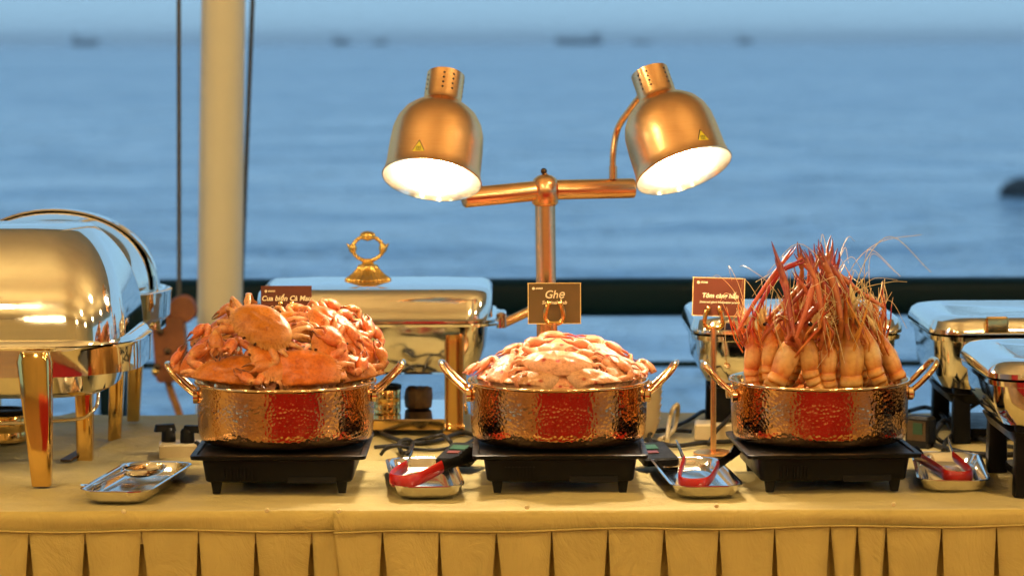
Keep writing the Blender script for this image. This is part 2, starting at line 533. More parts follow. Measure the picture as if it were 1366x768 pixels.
m = MB()
nx, ny = 300, 120
X0, X1 = -1.82, 1.82
def wrinkle(x, y):
    h = .0035 * (noise.noise(Vector((x * 5, y * 7, 1.3))) - .35) + .0018 * noise.noise(Vector((x * 17, y * 13, 4)))
    r1 = abs(noise.noise(Vector((x * 3.1 + y * 2.0, y * 2.2 - x, 7.7))))
    h += .0045 * max(0, 1 - r1 * 9) 
    # loose folds at the left, behind the plug box
    g = math.exp(-((x + .62) / .16) ** 2 - ((y - 4.95) / .22) ** 2)
    h += .014 * g * (abs(noise.noise(Vector((x * 9 - y * 3, y * 4, 2.2)))) * 1.6)
    return h
rows = []
for j in range(ny + 1):
    y = YF + (YB - YF) * j / ny
    row = []
    for i in range(nx + 1):
        x = X0 + (X1 - X0) * i / nx
        ed = min(1, (y - YF) / .05)
        z = -.0015 + wrinkle(x, y) * ed
        if j == ny: z += .004 * noise.noise(Vector((x * 14, 0, 0)))
        row.append((x, y, z))
    rows.append(row)
front = [[(p[0], YF - .004, p[2] - .004) for p in rows[0]], [(p[0], YF - .0055, p[2] - .012) for p in rows[0]], [(p[0], YF - .0055, -.05) for p in rows[0]]]
back = [[(p[0], YB + .006 + .01 * noise.noise(Vector((p[0] * 6, 3, 1))), p[2] - .008) for p in rows[-1]],
        [(p[0], YB + .012 + .02 * noise.noise(Vector((p[0] * 6, 3, 1))), -.30) for p in rows[-1]]]
m.loft(list(reversed(front)) + rows + back, False, False, False)
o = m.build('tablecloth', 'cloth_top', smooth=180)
tag(o, 'gold satin cloth spread over the buffet table top', 'tablecloth')

def skirt(u0, u1, seams, yoff, label, snaps, vb0, vb1, sag):
    YS = YF - yoff
    xa, xb = at(u0, 700, YS).x, at(u1, 700, YS).x
    t_ = thing('table_skirt', label, 'table skirt', ((xa + xb) / 2, YS, FL))
    ox, oy, oz = t_.location
    def zband(x):
        u = 683 + x / YS * F
        v = vb0 + (vb1 - vb0) * (u - u0) / (u1 - u0) + sag * sin(pi * max(0, min(1, (u - u0) / (u1 - u0)))) + 1.6 * sin(u * .021)
        return at(683, v, YS).z
    # band along the table edge
    m = MB(); n = 160; cols_ = []
    for lay in range(7):
        q = lay / 6
        line = []
        for i in range(n + 1):
            x = xa + (xb - xa) * i / n
            zt_ = -.0005 + .0012 * noise.noise(Vector((x * 9, 2, yoff * 100)))
            z = zt_ + (zband(x) - .004 - zt_) * q
            bulge = .0035 * sin(pi * q) + .0025 * noise.noise(Vector((x * 6, q * 2, 5)))
            line.append((x - ox, -bulge + (.006 if lay == 0 else 0), z - oz))
        cols_.append(line)
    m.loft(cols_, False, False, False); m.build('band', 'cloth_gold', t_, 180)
    # stitched piping where the pleats are sewn on
    m = MB(); m.tube([(xa + (xb - xa) * i / n - ox, -.0065, zband(xa + (xb - xa) * i / n) - oz - .001) for i in range(n + 1)], .0016, 6); m.build('piping', 'cloth_gold', t_, 180)
    # each pleat is a panel whose edges fold back behind its neighbours
    xs = [xa] + [at(s, 720, YS).x for s in seams] + [xb]
    for i in range(len(xs) - 1):
        l, r = xs[i], xs[i + 1]
        rnd = random.Random(int((l + 7) * 991))
        opl, opr = rnd.uniform(.008, .026), rnd.uniform(.008, .026)
        bow = rnd.uniform(-.004, .004)
        rws = []
        nz_ = 14
        for k in range(nz_ + 1):
            q = (k / nz_) ** 1.6
            depth = .70 * q
            line = []
            ll = l + .0006 + opl * min(1, q * 9) * .5 * (.35 + .65 * q ** .3)
            rr = r - .0006 - opr * min(1, q * 9) * .5 * (.35 + .65 * q ** .3)
            N = 14
            for j in range(-2, N + 3):
                f_ = max(0, min(1, j / N))
                x = ll + (rr - ll) * f_
                yb = -.004 - .010 * min(1, q * 5) * (1 - (2 * f_ - 1) ** 4)
                yb += .004 * q ** .5 * sin(f_ * 9 + rnd.random() * 0 + l * 30) + bow * q
                if j <= 0: yb += .002 + .016 * (-j / 2); x += .010 * min(1, q * 6) * (-j / 2)
                if j >= N: yb += .002 + .016 * ((j - N) / 2); x -= .010 * min(1, q * 6) * ((j - N) / 2)
                yb += .0025 * noise.noise(Vector((x * 22, depth * 6, 3)))
                line.append((x - ox, yb, zband(x) - depth - oz))
            rws.append(line)
        m = MB(); m.loft(rws, False, False, False)
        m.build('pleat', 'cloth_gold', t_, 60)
    # backing cloth seen in the folds
    m = MB()
    m.add([(xa - ox, .016, zband(xa) - oz), (xb - ox, .016, zband(xb) - oz), (xb - ox, .016, .03), (xa - ox, .016, .03)], [(0, 1, 2, 3)])
    m.build('backing', 'cloth_gold', t_, 0)
    for (u, v) in snaps:
        p = at(u, v, YS - .006)
        m = MB(); m.m = Matrix.Rotation(R(90), 4, 'X')
        m.lathe([(.0028, -.002), (.0036, 0), (.0034, .0015), (.0022, .0020), (.0018, .0012), (.0010, .0014)], 14)
        m.build('snap_button', 'snap_brass', t_, loc=(p.x - ox, p.y - oy, p.z - oz))
skirt(-420, 460, [-336, -261, -186, -111, -36, 39, 114, 189, 265, 341, 416], .008, 'left gold pleated table skirt, ending below the crab pot', [(165, 682), (356, 680)], 704, 705, 0)
skirt(446, 1800, [510, 586, 662, 736, 811, 886, 959, 1033, 1107, 1143, 1182, 1256, 1329, 1404, 1479, 1554, 1630, 1705], .016, 'right gold pleated table skirt, running from the crab pot to the right edge', [(452, 681), (703, 676), (956, 674), (1192, 672), (1390, 672)], 708, 700, -2)

# ---------------------------------------------------------------- pots on hot plates
PC = {1: at(381, 512, 4.55), 2: at(745, 512, 4.55), 3: at(1093, 512, 4.55)}
POTZ, PR, PH = .064, .1435, .096
def make_pot():
    t_ = thing('hammered_pot', '', 'pot')
    m = MB()
    prof = [(.02, .0005), (.118, .0), (.129, .0015), (.1355, .005), (.1385, .010), (.1400, .016), (.1412, .03), (.1420, .062), (PR - .001, PH - .006), (PR - .0005, PH - .003)]
    m.lathe(prof, 96, True, False)
    m.build('body', 'hammered', t_, 60)
    m = MB()
    m.lathe([(PR - .0005, PH - .0035), (PR + .0022, PH - .002), (PR + .003, PH + .0005), (PR + .0015, PH + .0025), (PR - .002, PH + .002), (PR - .004, PH - .003), (PR - .006, .04), (PR - .018, .012), (.02, .008)], 96, False, True)
    m.build('rim', 'pot_smooth', t_, 60)
    for s in (-1, 1):
        m = MB()
        a = .027
        pts = []
        for (r, y, z) in ((PR - .004, -a, PH - .020), (PR + .012, -a, PH - .008), (PR + .034, -a * .97, PH + .014), (PR + .043, -a * .72, PH + .026), (PR + .046, 0, PH + .029), (PR + .043, a * .72, PH + .026), (PR + .034, a * .97, PH + .014), (PR + .012, a, PH - .008), (PR - .004, a, PH - .020)):
            pts.append((s * r, y, z))
        m.tube(curve(pts, 40), .0046, 10)
        h = m.build('handle', 'pot_smooth', t_, 60)
        for y in (-a, a):
            m = MB(); m.m = Matrix.Translation((s * (PR - .001), y, PH - .021)) @ Matrix.Rotation(R(90), 4, 'Y')
            m.lathe([(.011, -.004), (.011, .003), (.007, .006)], 14); m.build('rivet_plate', 'pot_smooth', h, 40)
    return t_
pot = make_pot()
for i, lab in ((1, 'hammered copper pot heaped with orange mud crabs'), (2, 'hammered copper pot of pale crabs below the heat lamp'), (3, 'hammered copper pot of upright prawns')):
    o = pot if i == 1 else dup(pot)
    o['label'] = lab; o['group'] = 'hammered pots on hot plates'
    o.location = (PC[i].x, PC[i].y, POTZ); o.rotation_euler = (0, 0, R((3, -2, 5)[i - 1]))

def hot_plate(i, lab, panels, yaw):
    t_ = thing('hot_plate', lab, 'hot plate', (PC[i].x, PC[i].y - .03, .0005), R(yaw), 'black hot plates')
    m = MB()
    m.rbox([(.054, .120, .132, .012), (.056, .136, .140, .010), (.0615, .137, .141, .010), (.0625, .135, .139, .010), (.0625, .128, .132, .010), (.0600, .126, .130, .010)], 4)
    m.build('top_plate', 'black_enamel', t_, 30)
    m = MB()
    m.rbox([(.0190, .112, .124, .010), (.0215, .1145, .127, .012), (.053, .119, .131, .012), (.0545, .119, .131, .012)], 4)
    b = m.build('body', 'black_enamel', t_, 30)
    for k in range(9):
        m = MB(); m.box((0, 0, 0), (.0022, .0035, .018)); m.build('vent_slot', 'black_enamel', b, 0, loc=(-.085 + k * .0055, -.1302, .034))
    m = MB(); m.box((0, 0, 0), (.075, .0035, .010)); m.build('label_plate', 'black_plastic', b, 0, loc=(.052, -.1285, .023))
    for sx in (-1, 1):
        for sy in (-1, 1):
            m = MB(); m.rbox([(0, .0060, .0060, .003), (.0215, .0090, .0090, .003)], 2); m.build('foot', 'black_plastic', t_, 30, loc=(sx * .098, sy * .110, 0))
    for (x, y, rz, tilt) in panels:
        m = MB(); m.rbox([(0, .030, .045, .006), (.010, .030, .045, .006), (.013, .027, .042, .006)], 3)
        c = m.build('control_panel', 'black_plastic', t_, 30, loc=(x, y, .016), rot=(tilt, 0, rz))
        m = MB(); m.box((0, 0, 0), (.028, .022, .0015)); m.build('green_sticker', 'green_print', c, 0, loc=(-.006, .014, .0138))
        m = MB(); m.box((0, 0, 0), (.020, .012, .0015)); m.build('red_sticker', 'red_print', c, 0, loc=(-.008, -.012, .0138))
hot_plate(1, 'black hot plate on four feet under the mud crab pot', [], 0)
hot_plate(2, 'black hot plate under the pale crab pot', [(-.160, .15, -.3, R(10)), (.160, .15, .25, R(10))], 0)
hot_plate(3, 'black hot plate under the prawn pot', [], 3)
# upright control box with a green display beside the prawn pot
p = onz(1228, 596)
t_ = thing('control_box', 'black box with a green display just right of the prawn pot', 'control box', (p.x, p.y, 0), R(-38))
m = MB(); m.rbox([(0, .024, .014, .004), (.05, .024, .014, .004), (.055, .021, .011, .004)], 3); m.build('case', 'black_plastic', t_, 30)
m = MB(); m.box((0, -.0142, .030), (.036, .002, .034)); fr = m.build('bezel', 'bolt', t_, 0)
m = MB(); m.box((.003, -.0157, .034), (.018, .002, .020)); m.build('display', 'display_glow', t_, 0)

# ---------------------------------------------------------------- heat lamp
LY = 4.83
base = at(729, 440, LY)
L = thing('heat_lamp', 'copper two-headed heat lamp on a pole behind the middle pot', 'heat lamp', (base.x, LY, 0))
def lp(u, v, y): return at(u, v, y) - Vector((base.x, LY, 0))
zc = lp(729, 254, LY).z
m = MB(); m.lathe([(.0, 0), (.085, 0), (.085, .008), (.078, .014), (.03, .018), (.022, .03), (.0175, .04)], 40, False, False); m.build('base', 'copper_brushed', L)
m = MB(); m.tube([(0, 0, .03), (0, 0, .25), (-.002, 0, zc - .02)], [.0165, .0168, .0172], 28); m.build('pole', 'copper_brushed', L, 60)
m = MB(); m.lathe([(.0178, zc - .026), (.0222, zc - .022), (.0235, zc), (.0228, zc + .012), (.019, zc + .020), (.012, zc + .025), (.005, zc + .027), (.004, zc + .029)], 32, True, True)
hub = m.build('hub', 'copper_brushed', L, 50, loc=(-.002, 0, 0))
m = MB(); m.sphere((-.002, 0, zc + .0325), .0055, 12, 8); m.build('finial', 'bolt', hub)
barl, barr = lp(618, 264, LY - .05), lp(847, 251, LY + .03)
dirb = (barr - barl).normalized()
ctr = Vector((-.002, 0, zc))
for (a, b) in ((ctr - dirb * .02, barl), (ctr + dirb * .02, barr)):
    m = MB(); dd = (b - a).normalized()
    m.tube([a, b - dd * .004, b - dd * .001, b], [.0170, .0170, .0155, .012], 28); m.build('crossbar', 'copper_brushed', L, 40)
# shade built along its own axis: z up, mouth at z = 0
def shade(uc, vc, ut, vt, y, lean, glowdir, bar_u, bar_v, bar_y, lab):
    rim = lp(uc, vc, y); top0 = lp(ut, vt, y)
    ax = (top0 - rim).normalized()
    hgt = (top0 - rim).length / cos(lean)
    ax = (ax * cos(lean) + Vector((0, 1, 0)) * sin(lean)).normalized()
    rot = ax.to_track_quat('Z', 'Y').to_matrix().to_4x4()
    M = Matrix.Translation(rim) @ rot
    Rm = 66.5 / F * y
    h = hgt
    m = MB(); m.m = M
    outer = [(Rm, -.001), (Rm * 1.012, .001), (Rm * .985, h * .03), (Rm * .955, h * .10), (Rm * .945, h * .30), (Rm * .92, h * .44), (Rm * .86, h * .53), (Rm * .74, h * .615), (Rm * .58, h * .675), (Rm * .46, h * .705), (Rm * .405, h * .73), (Rm * .385, h * .76), (Rm * .385, h * .995), (Rm * .365, h), (Rm * .10, h * .998)]
    m.lathe(outer, 64, False, True)
    s = m.build('shade', 'copper_brushed', L, 50)
    m = MB(); m.m = M
    m.lathe([(Rm - .0008, -.0008), (Rm * .965, h * .03), (Rm * .935, h * .10), (Rm * .92, h * .30), (Rm * .89, h * .44), (Rm * .82, h * .53), (Rm * .70, h * .60), (Rm * .5, h * .66), (Rm * .3, h * .69), (.004, h * .70)], 64, False, False)
    m.build('reflector', 'white_enamel', s, 60)
    m = MB(); m.m = M
    m.lathe([(.003, h * .16), (Rm * .25, h * .165), (Rm * .40, h * .20), (Rm * .46, h * .26), (Rm * .42, h * .36), (Rm * .27, h * .50), (Rm * .2, h * .56), (Rm * .2, h * .66)], 20, True, True)
    m.build('bulb', 'bulb_glow', s, 60)
    # vent holes round the neck
    for kz in range(4):
        for ka in range(12):
            if ka % 3 == 2: continue
            a = 2 * pi * ka / 12 + .2
            m = MB(); m.sphere((0, 0, 0), Rm * .040, 10, 6)
            q = M @ Vector((Rm * .354 * cos(a), Rm * .354 * sin(a), h * (.81 + .045 * kz)))
            o = m.build('vent_hole', 'black_print', s, 60, loc=q)
    # warning sticker: yellow triangle with three heat waves
    return M, Rm, h, s
def sticker(M, Rm, h, s, ang, z0):
    rr = Rm * .953
    def P(x, z, off): # x along the surface
        a = ang + x / rr
        r = rr + off - (z / h - .10) * .01 * Rm
        return M @ Vector((r * cos(a), r * sin(a), z0 + z))
    S = Rm * .15
    def patch(poly, off, mat, nm):
        # poly in (x, z); fan with subdivided outline, follows the curved shade
        pts = []
        for i in range(len(poly)):
            (x0, z0_), (x1, z1_) = poly[i], poly[(i + 1) % len(poly)]
            for k in range(4): pts.append((x0 + (x1 - x0) * k / 4, z0_ + (z1_ - z0_) * k / 4))
        cx = sum(q[0] for q in pts) / len(pts); cz = sum(q[1] for q in pts) / len(pts)
        vs = [P(cx, cz, off)] + [P(x, z, off) for x, z in pts]
        m = MB(); m.add(vs, [(0, 1 + i, 1 + (i + 1) % len(pts)) for i in range(len(pts))])
        return m.build(nm, mat, s, 0)
    patch([(-S * .98, 0), (S * .98, 0), (0, S * 1.75)], .0006, 'black_print', 'warning_label')
    patch([(-S * .84, S * .08), (S * .84, S * .08), (0, S * 1.56)], .0009, 'yellow_sticker', 'warning_label')
    for dx in (-.24, 0, .24):
        w_ = S * .05
        zig = [(dx * S + S * .06 * sin(k * 1.6), S * (.36 + .45 * k / 5)) for k in range(6)]
        poly = [(x - w_, z) for x, z in zig] + [(x + w_, z) for x, z in reversed(zig)]
        patch(poly, .0012, 'black_print', 'heat_wave')
    patch([(-S * .36, S * .2), (S * .36, S * .2), (S * .36, S * .27), (-S * .36, S * .27)], .0012, 'black_print', 'heat_bar')
A = shade(576, 240, 593.5, 101, 4.68, R(27), 0, 0, 0, 0, '')
B = shade(912.5, 228, 869, 97, 4.70, R(25), 0, 0, 0, 0, '')
def ang_for(M, u, v, y):
    q = M.inverted() @ (lp(u, v, y))
    return math.atan2(q.y, q.x), q.z
for T, (u, v, y) in ((A, (557.5, 203, 4.62)), (B, (943, 202, 4.64))):
    a, z = ang_for(T[0], u, v, y)
    sticker(T[0], T[1], T[2], T[3], a, max(z, T[2] * .07))
# goosenecks from the crossbar to the necks
def neck(pts):
    c = curve(pts, 60)
    rad = [.0052 + (.0009 if k % 2 else 0) for k in range(len(c))]
    m = MB(); m.tube(c, rad, 12); g = m.build('gooseneck', 'copper_brushed', L, 60)
    m = MB(); m.tube([c[0] - Vector((0, 0, .004)), c[0] + Vector((0, 0, .018))], .0072, 14); m.build('ferrule', 'copper_brushed', g, 40)
nb = B[0] @ Vector((0, 0, B[2] * .84)); na = A[0] @ Vector((0, 0, A[2] * .84))
neck([lp(818, 236, LY + .02), lp(818, 205, LY + .02), lp(824, 172, LY + .02), lp(840, 147, LY - .01), nb + Vector((-.012, .012, 0))])
neck([lp(632, 246, LY - .05), lp(634, 215, LY - .045), lp(628, 180, LY - .04), lp(612, 150, LY - .05), na + Vector((.008, .020, 0))])

# ---------------------------------------------------------------- chafing dishes
def leg_gold(parent, x, y, ztop, wt, wb, dt, db, lean=0.0):
    m = MB()
    m.rbox([(0, wb / 2, db / 2, wb * .25), (.004, wb / 2 * 1.04, db / 2 * 1.04, wb * .25), (ztop * .5, (wt + wb) / 4, (dt + db) / 4, wb * .25, lean * .5, 0), (ztop * .93, wt / 2, dt / 2, wt * .25, lean, 0), (ztop, wt * .42, dt * .42, wt * .2, lean, 0)], 4)
    return m.build('leg', 'gold', parent, 50, loc=(x, y, 0))
def fuel_can(loc, r, h, label, z=0.0):
    t_ = thing('fuel_can', label, 'fuel can', (loc.x, loc.y, z), 0)
    m = MB(); m.lathe([(r * .93, 0), (r, .002), (r, h * .30), (r * .985, h * .33), (r, h * .36), (r, h * .82), (r * .97, h * .85)], 30); m.build('tin', 'gold', t_, 40)
    m = MB(); m.lathe([(r * 1.04, h * .84), (r * 1.06, h * .88), (r * 1.06, h * .98), (r * .98, h), (r * .8, h), (r * .76, h * .93), (.002, h * .92)], 30); m.build('lid', 'black_plastic', t_, 40)
    return t_

# -- left front: long roll-top dish
LZ = .214
cx, cy = -.905, 4.752
hx, hy = .292, .212
T = thing('roll_top_chafer', 'big rectangular roll-top chafing dish on gold legs, cut by the left edge', 'chafing dish', (cx, cy, 0), 0, 'chafing dishes')
m = MB()
m.rbox([(.165, hx - .012, hy - .012, .15), (.167, hx - .002, hy - .002, .16), (LZ - .006, hx, hy, .16), (LZ, hx + .002, hy + .002, .16), (LZ + .003, hx - .004, hy - .004, .16), (LZ + .003, hx - .02, hy - .02, .15)], 14)
m.build('water_pan', 'steel', T, 30)
m = MB()
m.rbox([(.125, hx - .07, hy - .07, .10), (.135, hx - .05, hy - .05, .12), (.165, hx - .04, hy - .04, .13)], 10); m.build('pan_bottom', 'steel', T, 40)
m = MB()
prof = []
top = .400
for k in range(15):
    a = k / 14 * pi / 2
    ins = .010 + .012 * (k / 14) + .085 * (1 - cos(a)) ** 1.1
    z = LZ + .004 + (top - LZ - .004) * (.62 * (k / 14) ** .8 + .38 * sin(a)) if k < 14 else top
    prof.append((z, hx - .012 - ins * .75, hy - .010 - ins, .085 + .0 * k))
m.rbox(prof, 12)
lid = m.build('roll_lid', 'steel', T, 50)
m = MB(); m.rbox([(LZ + .002, hx - .006, hy - .006, .13), (LZ + .008, hx - .010, hy - .010, .12), (LZ + .012, hx - .018, hy - .018, .10)], 12); m.build('lid_rim', 'steel', lid, 40)
m = MB(); m.tube(curve([(-.22, -hy + .030, .285), (-.215, -hy - .014, .285), (-.12, -hy - .020, .285), (-.045, -hy - .014, .285), (-.04, -hy + .030, .285)], 24), .008, 10); m.build('lid_handle', 'gold', lid, 60)
p1, p2 = onz(56, 647), onz(117, 613)
leg_gold(T, p1.x - cx, p1.y - cy, .214, .058, .030, .036, .028, -.008)
leg_gold(T, p2.x - cx - .004, p2.y - cy, .19, .032, .026, .03, .03)
leg_gold(T, -.19, -hy + .10, .19, .05, .034, .05, .03); leg_gold(T, -.19, hy - .08, .19, .04, .03, .04, .03)
m = MB(); m.box((0, 0, 0), (.018, .075, .004)); m.build('foot_plate', 'bolt', T, 0, loc=(p2.x - cx - .022, p2.y - cy + .00, .008), rot=(R(6), 0, R(-16)))
m = MB(); m.tube(curve([(p2.x - cx + .018, p2.y - cy + .02, .135), (p2.x - cx + .012, p2.y - cy - .01, .085), (p2.x - cx - .06, p2.y - cy - .02, .068), (-.20, p2.y - cy - .05, .066)], 20), .0032, 8); m.build('stretcher', 'steel', T, 60)
fuel_can(onz(5, 588), .042, .058, 'fuel tin with a black lid under the roll-top dish at the left edge')

# -- left rear: round roll-top dish
cx, cy = at(75, 400, 5.18).x, 5.20
T = thing('roll_top_chafer', 'round dome roll-top chafing dish behind the rectangular one, far left', 'chafing dish', (cx, cy, 0), 0, 'chafing dishes')
zr = at(75, 398, 5.02).z
m = MB()
m.lathe([(.15, zr - .075), (.190, zr - .060), (.204, zr - .046), (.207, zr - .006), (.208, zr), (.204, zr + .002), (.190, zr + .002), (.188, zr - .006)], 72); m.build('water_pan', 'steel', T, 30)
m = MB()
pr = []
ztop = at(75, 279, 5.2).z
for k in range(17):
    a = k / 16 * pi / 2
    pr.append((max(.002, .184 * cos(a) ** .92), zr + .004 + (ztop - zr - .004) * sin(a) ** .95))
m.lathe(pr, 72, True, True); lid = m.build('dome_lid', 'steel', T, 60)
m = MB()      # raised band over the dome
rg = []
for k in range(33):
    a = pi * k / 32
    rr, zz = .187 * cos(a), (ztop - zr) * sin(a) ** .95
    q = []
    for (dy, dr) in ((-.012, 0), (-.012, .004), (.012, .004), (.012, 0)):
        s_ = 1 + dr / .187
        q.append((rr * s_ * .995, dy - .03, zr + .002 + max(0, zz) * s_ * .985))
    rg.append(q)
m.loft(rg); m.build('lid_band', 'steel', lid, 40)
hp = at(213, 418, 5.2)
m = MB(); m.rbox([(hp.z - .026, .022, .05, .02), (hp.z + .022, .022, .05, .02), (hp.z + .026, .019, .047, .018)], 8); m.build('hinge_housing', 'steel', T, 40, loc=(hp.x - cx - .014, 0, 0))
m = MB(); m.rbox([(hp.z - .02, .016, .03, .006), (hp.z + .004, .016, .03, .006)], 3); m.build('bracket', 'gold', T, 40, loc=(hp.x - cx - .052, -.05, 0))
for (u, v, wt) in ((153, 587, .030), (178, 561, .034)):
    q = onz(u, v); leg_gold(T, q.x - cx, q.y - cy, zr - .03, wt, .022, .03, .022, .012)
leg_gold(T, -.14, -.12, zr - .03, .03, .022, .03, .022, -.012); leg_gold(T, -.14, .12, zr - .03, .03, .022, .03, .022, -.012)

# -- centre: rectangular dish with ornate gold lid handle
x0, x1 = at(333, 430, 5.06).x, at(664, 430, 5.06).x
cx, hx = (x0 + x1) / 2, (x1 - x0) / 2
yf, hy = 5.05, .165
cy = yf + hy
zr = at(500, 434, yf).z
zl = at(500, 389, yf + .03).z
T = thing('chafing_dish', 'rectangular chafing dish with an ornate gold ring handle behind the mud crabs', 'chafing dish', (cx, cy, 0), 0, 'chafing dishes')
m = MB()
zb = at(500, 500, yf + .03).z
m.rbox([(zb, hx - .050, hy - .04, .04), (zb + .006, hx - .036, hy - .026, .045), (zb + .05, hx - .022, hy - .012, .05), (zr - .004, hx - .018, hy - .008, .05), (zr - .003, hx + .001, hy + .003, .05), (zr + .001, hx + .002, hy + .004, .05), (zr + .002, hx - .004, hy - .002, .05)], 8)
m.build('water_pan', 'steel', T, 30)
m = MB()
m.rbox([(zr + .0025, hx - .004, hy - .002, .05), (zr + .007, hx - .004, hy - .002, .05), (zr + .010, hx - .010, hy - .006, .05), (zr + .042, hx - .010, hy - .012, .045), (zl - .004, hx - .012, hy - .018, .045), (zl + .002, hx - .017, hy - .026, .042), (zl + .006, hx - .028, hy - .040, .04), (zl + .009, hx - .09, hy - .075, .04), (zl + .010, hx - .14, hy - .10, .03)], 8)
lid = m.build('lid', 'steel', T, 40)
q0 = at(491, 384, cy)
m = MB(); nfl = 28
rgs = []
for (r, z) in ((.030, 0), (.039, .001), (.041, .004), (.037, .007), (.028, .014), (.021, .022), (.0185, .026), (.018, .030), (.012, .032), (.010, .036)):
    rgs.append([((r * (1 + (.06 if z < .028 else .0) * cos(nfl * 2 * pi * j / 168))) * cos(2 * pi * j / 168), r * (1 + (.06 if z < .028 else .0) * cos(nfl * 2 * pi * j / 168)) * sin(2 * pi * j / 168), z) for j in range(168)])
m.loft(rgs); kn = m.build('handle_base', 'gold_cast', lid, 60, loc=(q0.x - cx, 0, zl + .008))
m = MB()
pts = []; rad = []
for k in range(49):
    a = -pi / 2 + 2 * pi * k / 48
    pts.append((.0275 * cos(a), 0, .060 + .0225 * sin(a)))
    # knuckles at both sides and a rosette on top
    s_ = max(math.exp(-((abs(cos(a)) - 1) / .05) ** 2) * 1.0, math.exp(-((sin(a) - 1) / .06) ** 2) * 1.35)
    rad.append(.0036 + .0040 * s_ + .0006 * sin(k * 2.4))
m.tube(pts, rad, 10, up=(0, 1, 0)); rn = m.build('handle_ring', 'gold_cast', lid, 60, loc=(q0.x - cx, 0, zl + .008))
for s in (-1, 1):
    m = MB(); m.lathe([(.0005, -.006), (.0045, 0), (.003, .006), (.0006, .012)], 10); m.build('finial', 'gold_cast', lid, 60, loc=(q0.x - cx + s * .031, 0, zl + .068), rot=(0, s * R(40), 0))
for k in range(5):
    a = R(-60 + 30 * k)
    m = MB(); m.sphere((0, 0, 0), .0050, 8, 6, (1, .8, 1.2)); m.build('rosette_petal', 'gold_cast', lid, 60, loc=(q0.x - cx + .011 * sin(a), 0, zl + .008 + .0805 + .006 * cos(a)))
for s in (-1, 1):
    m = MB(); m.rbox([(-.014, .009, .030, .006), (.012, .009, .030, .006), (.015, .006, .027, .006)], 4); hb = m.build('side_bracket', 'steel', T, 40, loc=(s * (hx + .006), -.02, zr - .003))
    m = MB(); m.tube([(s * .004, 0, -.008), (s * .026, 0, .002), (s * .052, 0, .014)], .0085, 14); m.build('side_handle', 'copper_brushed', hb, 40)
    m = MB(); m.tube([(s * .051, 0, .0136), (s * .056, 0, .0160)], .0094, 14); m.build('handle_cap', 'steel', hb, 40)
lx = at(606, 580, yf).x - cx
for s in (-1, 1):
    for y in (-hy + .018, hy - .018):
        m = MB(); m.rbox([(0, .020, .012, .004), (.003, .021, .013, .004), (.018, .019, .010, .004), (.022, .0175, .009, .004), (zr - .03, .0175, .009, .004), (zr - .006, .016, .008, .004)], 3)
        m.build('leg', 'gold', T, 40, loc=(s * lx, y, 0))
for y in (-hy + .018, hy - .018):
    m = MB(); m.box((0, y, .018), (2 * lx - .034, .008, .016)); m.build('rail', 'gold', T, 20)
for s in (-1, 1):
    m = MB(); m.box((s * lx, 0, .018), (.010, 2 * hy - .062, .014)); m.build('rail', 'gold', T, 20)
m = MB(); m.box((0, 0, .0265), (2 * lx - .03, 2 * hy - .05, .003)); m.build('shelf', 'steel', T, 0)
fp = onz(512, 557, .028); fuel_can(Vector((at(516, 545, 5.16).x, 5.16, 0)), .0255, .052, 'gold fuel tin with a black lid under the middle chafing dish', .0285)
q = at(558, 530, 5.22)
m = MB()
m.lathe([(.020, 0), (.024, .003), (.0255, .02), (.024, .036), (.018, .040), (.004, .041)], 40)
m.v = [tuple(Vector(p) * (1 + .10 * noise.noise(Vector(p) * 130) * (1 if p[2] > .002 else 0))) for p in m.v]
o = m.build('fuel_can', 'brown_candle', loc=(q.x, q.y, .0285)); tag(o, 'rough brown fuel pot on the shelf of the middle chafing dish', 'fuel can')

# -- right: three flat-lidded dishes with rounded corners on black stands
def flat_chafer(xl, yf, wd, dp, zt, zs, zb, label, latch=True):
    cx, cy, hx, hy = xl + wd / 2, yf + dp / 2, wd / 2, dp / 2
    T = thing('flat_lid_chafer', label, 'chafing dish', (cx, cy, 0), 0, 'chafing dishes')
    r = .055
    m = MB()
    m.rbox([(zb, hx - .05, hy - .05, r), (zb + .006, hx - .03, hy - .03, r), (zb + .03, hx - .016, hy - .016, r), (zs - .035, hx - .012, hy - .012, r), (zs - .012, hx - .010, hy - .010, r), (zs - .010, hx - .003, hy - .003, r), (zs - .002, hx - .002, hy - .002, r), (zs - .001, hx - .008, hy - .008, r)], 10)
    m.build('water_pan', 'steel', T, 30)
    m = MB()
    m.rbox([(zs, hx - .004, hy - .004, r), (zs + .002, hx, hy, r), (zs + .010, hx, hy, r), (zt - .008, hx - .006, hy - .006, r), (zt - .002, hx - .014, hy - .014, r), (zt, hx - .024, hy - .024, r), (zt, hx - .055, hy - .055, .03), (zt - .003, hx - .060, hy - .060, .03), (zt - .002, .01, .01, .01)], 10)
    lid = m.build('lid', 'steel', T, 30)
    if latch:
        m = MB(); m.rbox([(-.012, .020, .008, .004), (.012, .020, .008, .004), (.015, .017, .006, .004)], 3); m.build('lid_handle', 'gold', lid, 30, loc=(-hx + .11 if wd > .37 else 0, -hy - .004, (zt + zs) / 2 + .004))
    for s in (-1, 1):
        for y in (-1, 1):
            m = MB(); m.rbox([(0, .016, .016, .004), (zb + .03, .014, .014, .004)], 2); m.build('stand_leg', 'black_enamel', T, 30, loc=(s * (hx - .06), y * (hy - .06), 0))
    m = MB(); m.rbox([(zb - .022, hx - .045, hy - .045, .03), (zb - .004, hx - .035, hy - .035, .03)], 5); m.build('stand_frame', 'black_enamel', T, 30)
    m = MB(); m.rbox([(.010, hx - .07, hy - .07, .02), (.022, hx - .07, hy - .07, .02)], 4); m.build('stand_shelf', 'black_enamel', T, 30)
    return T
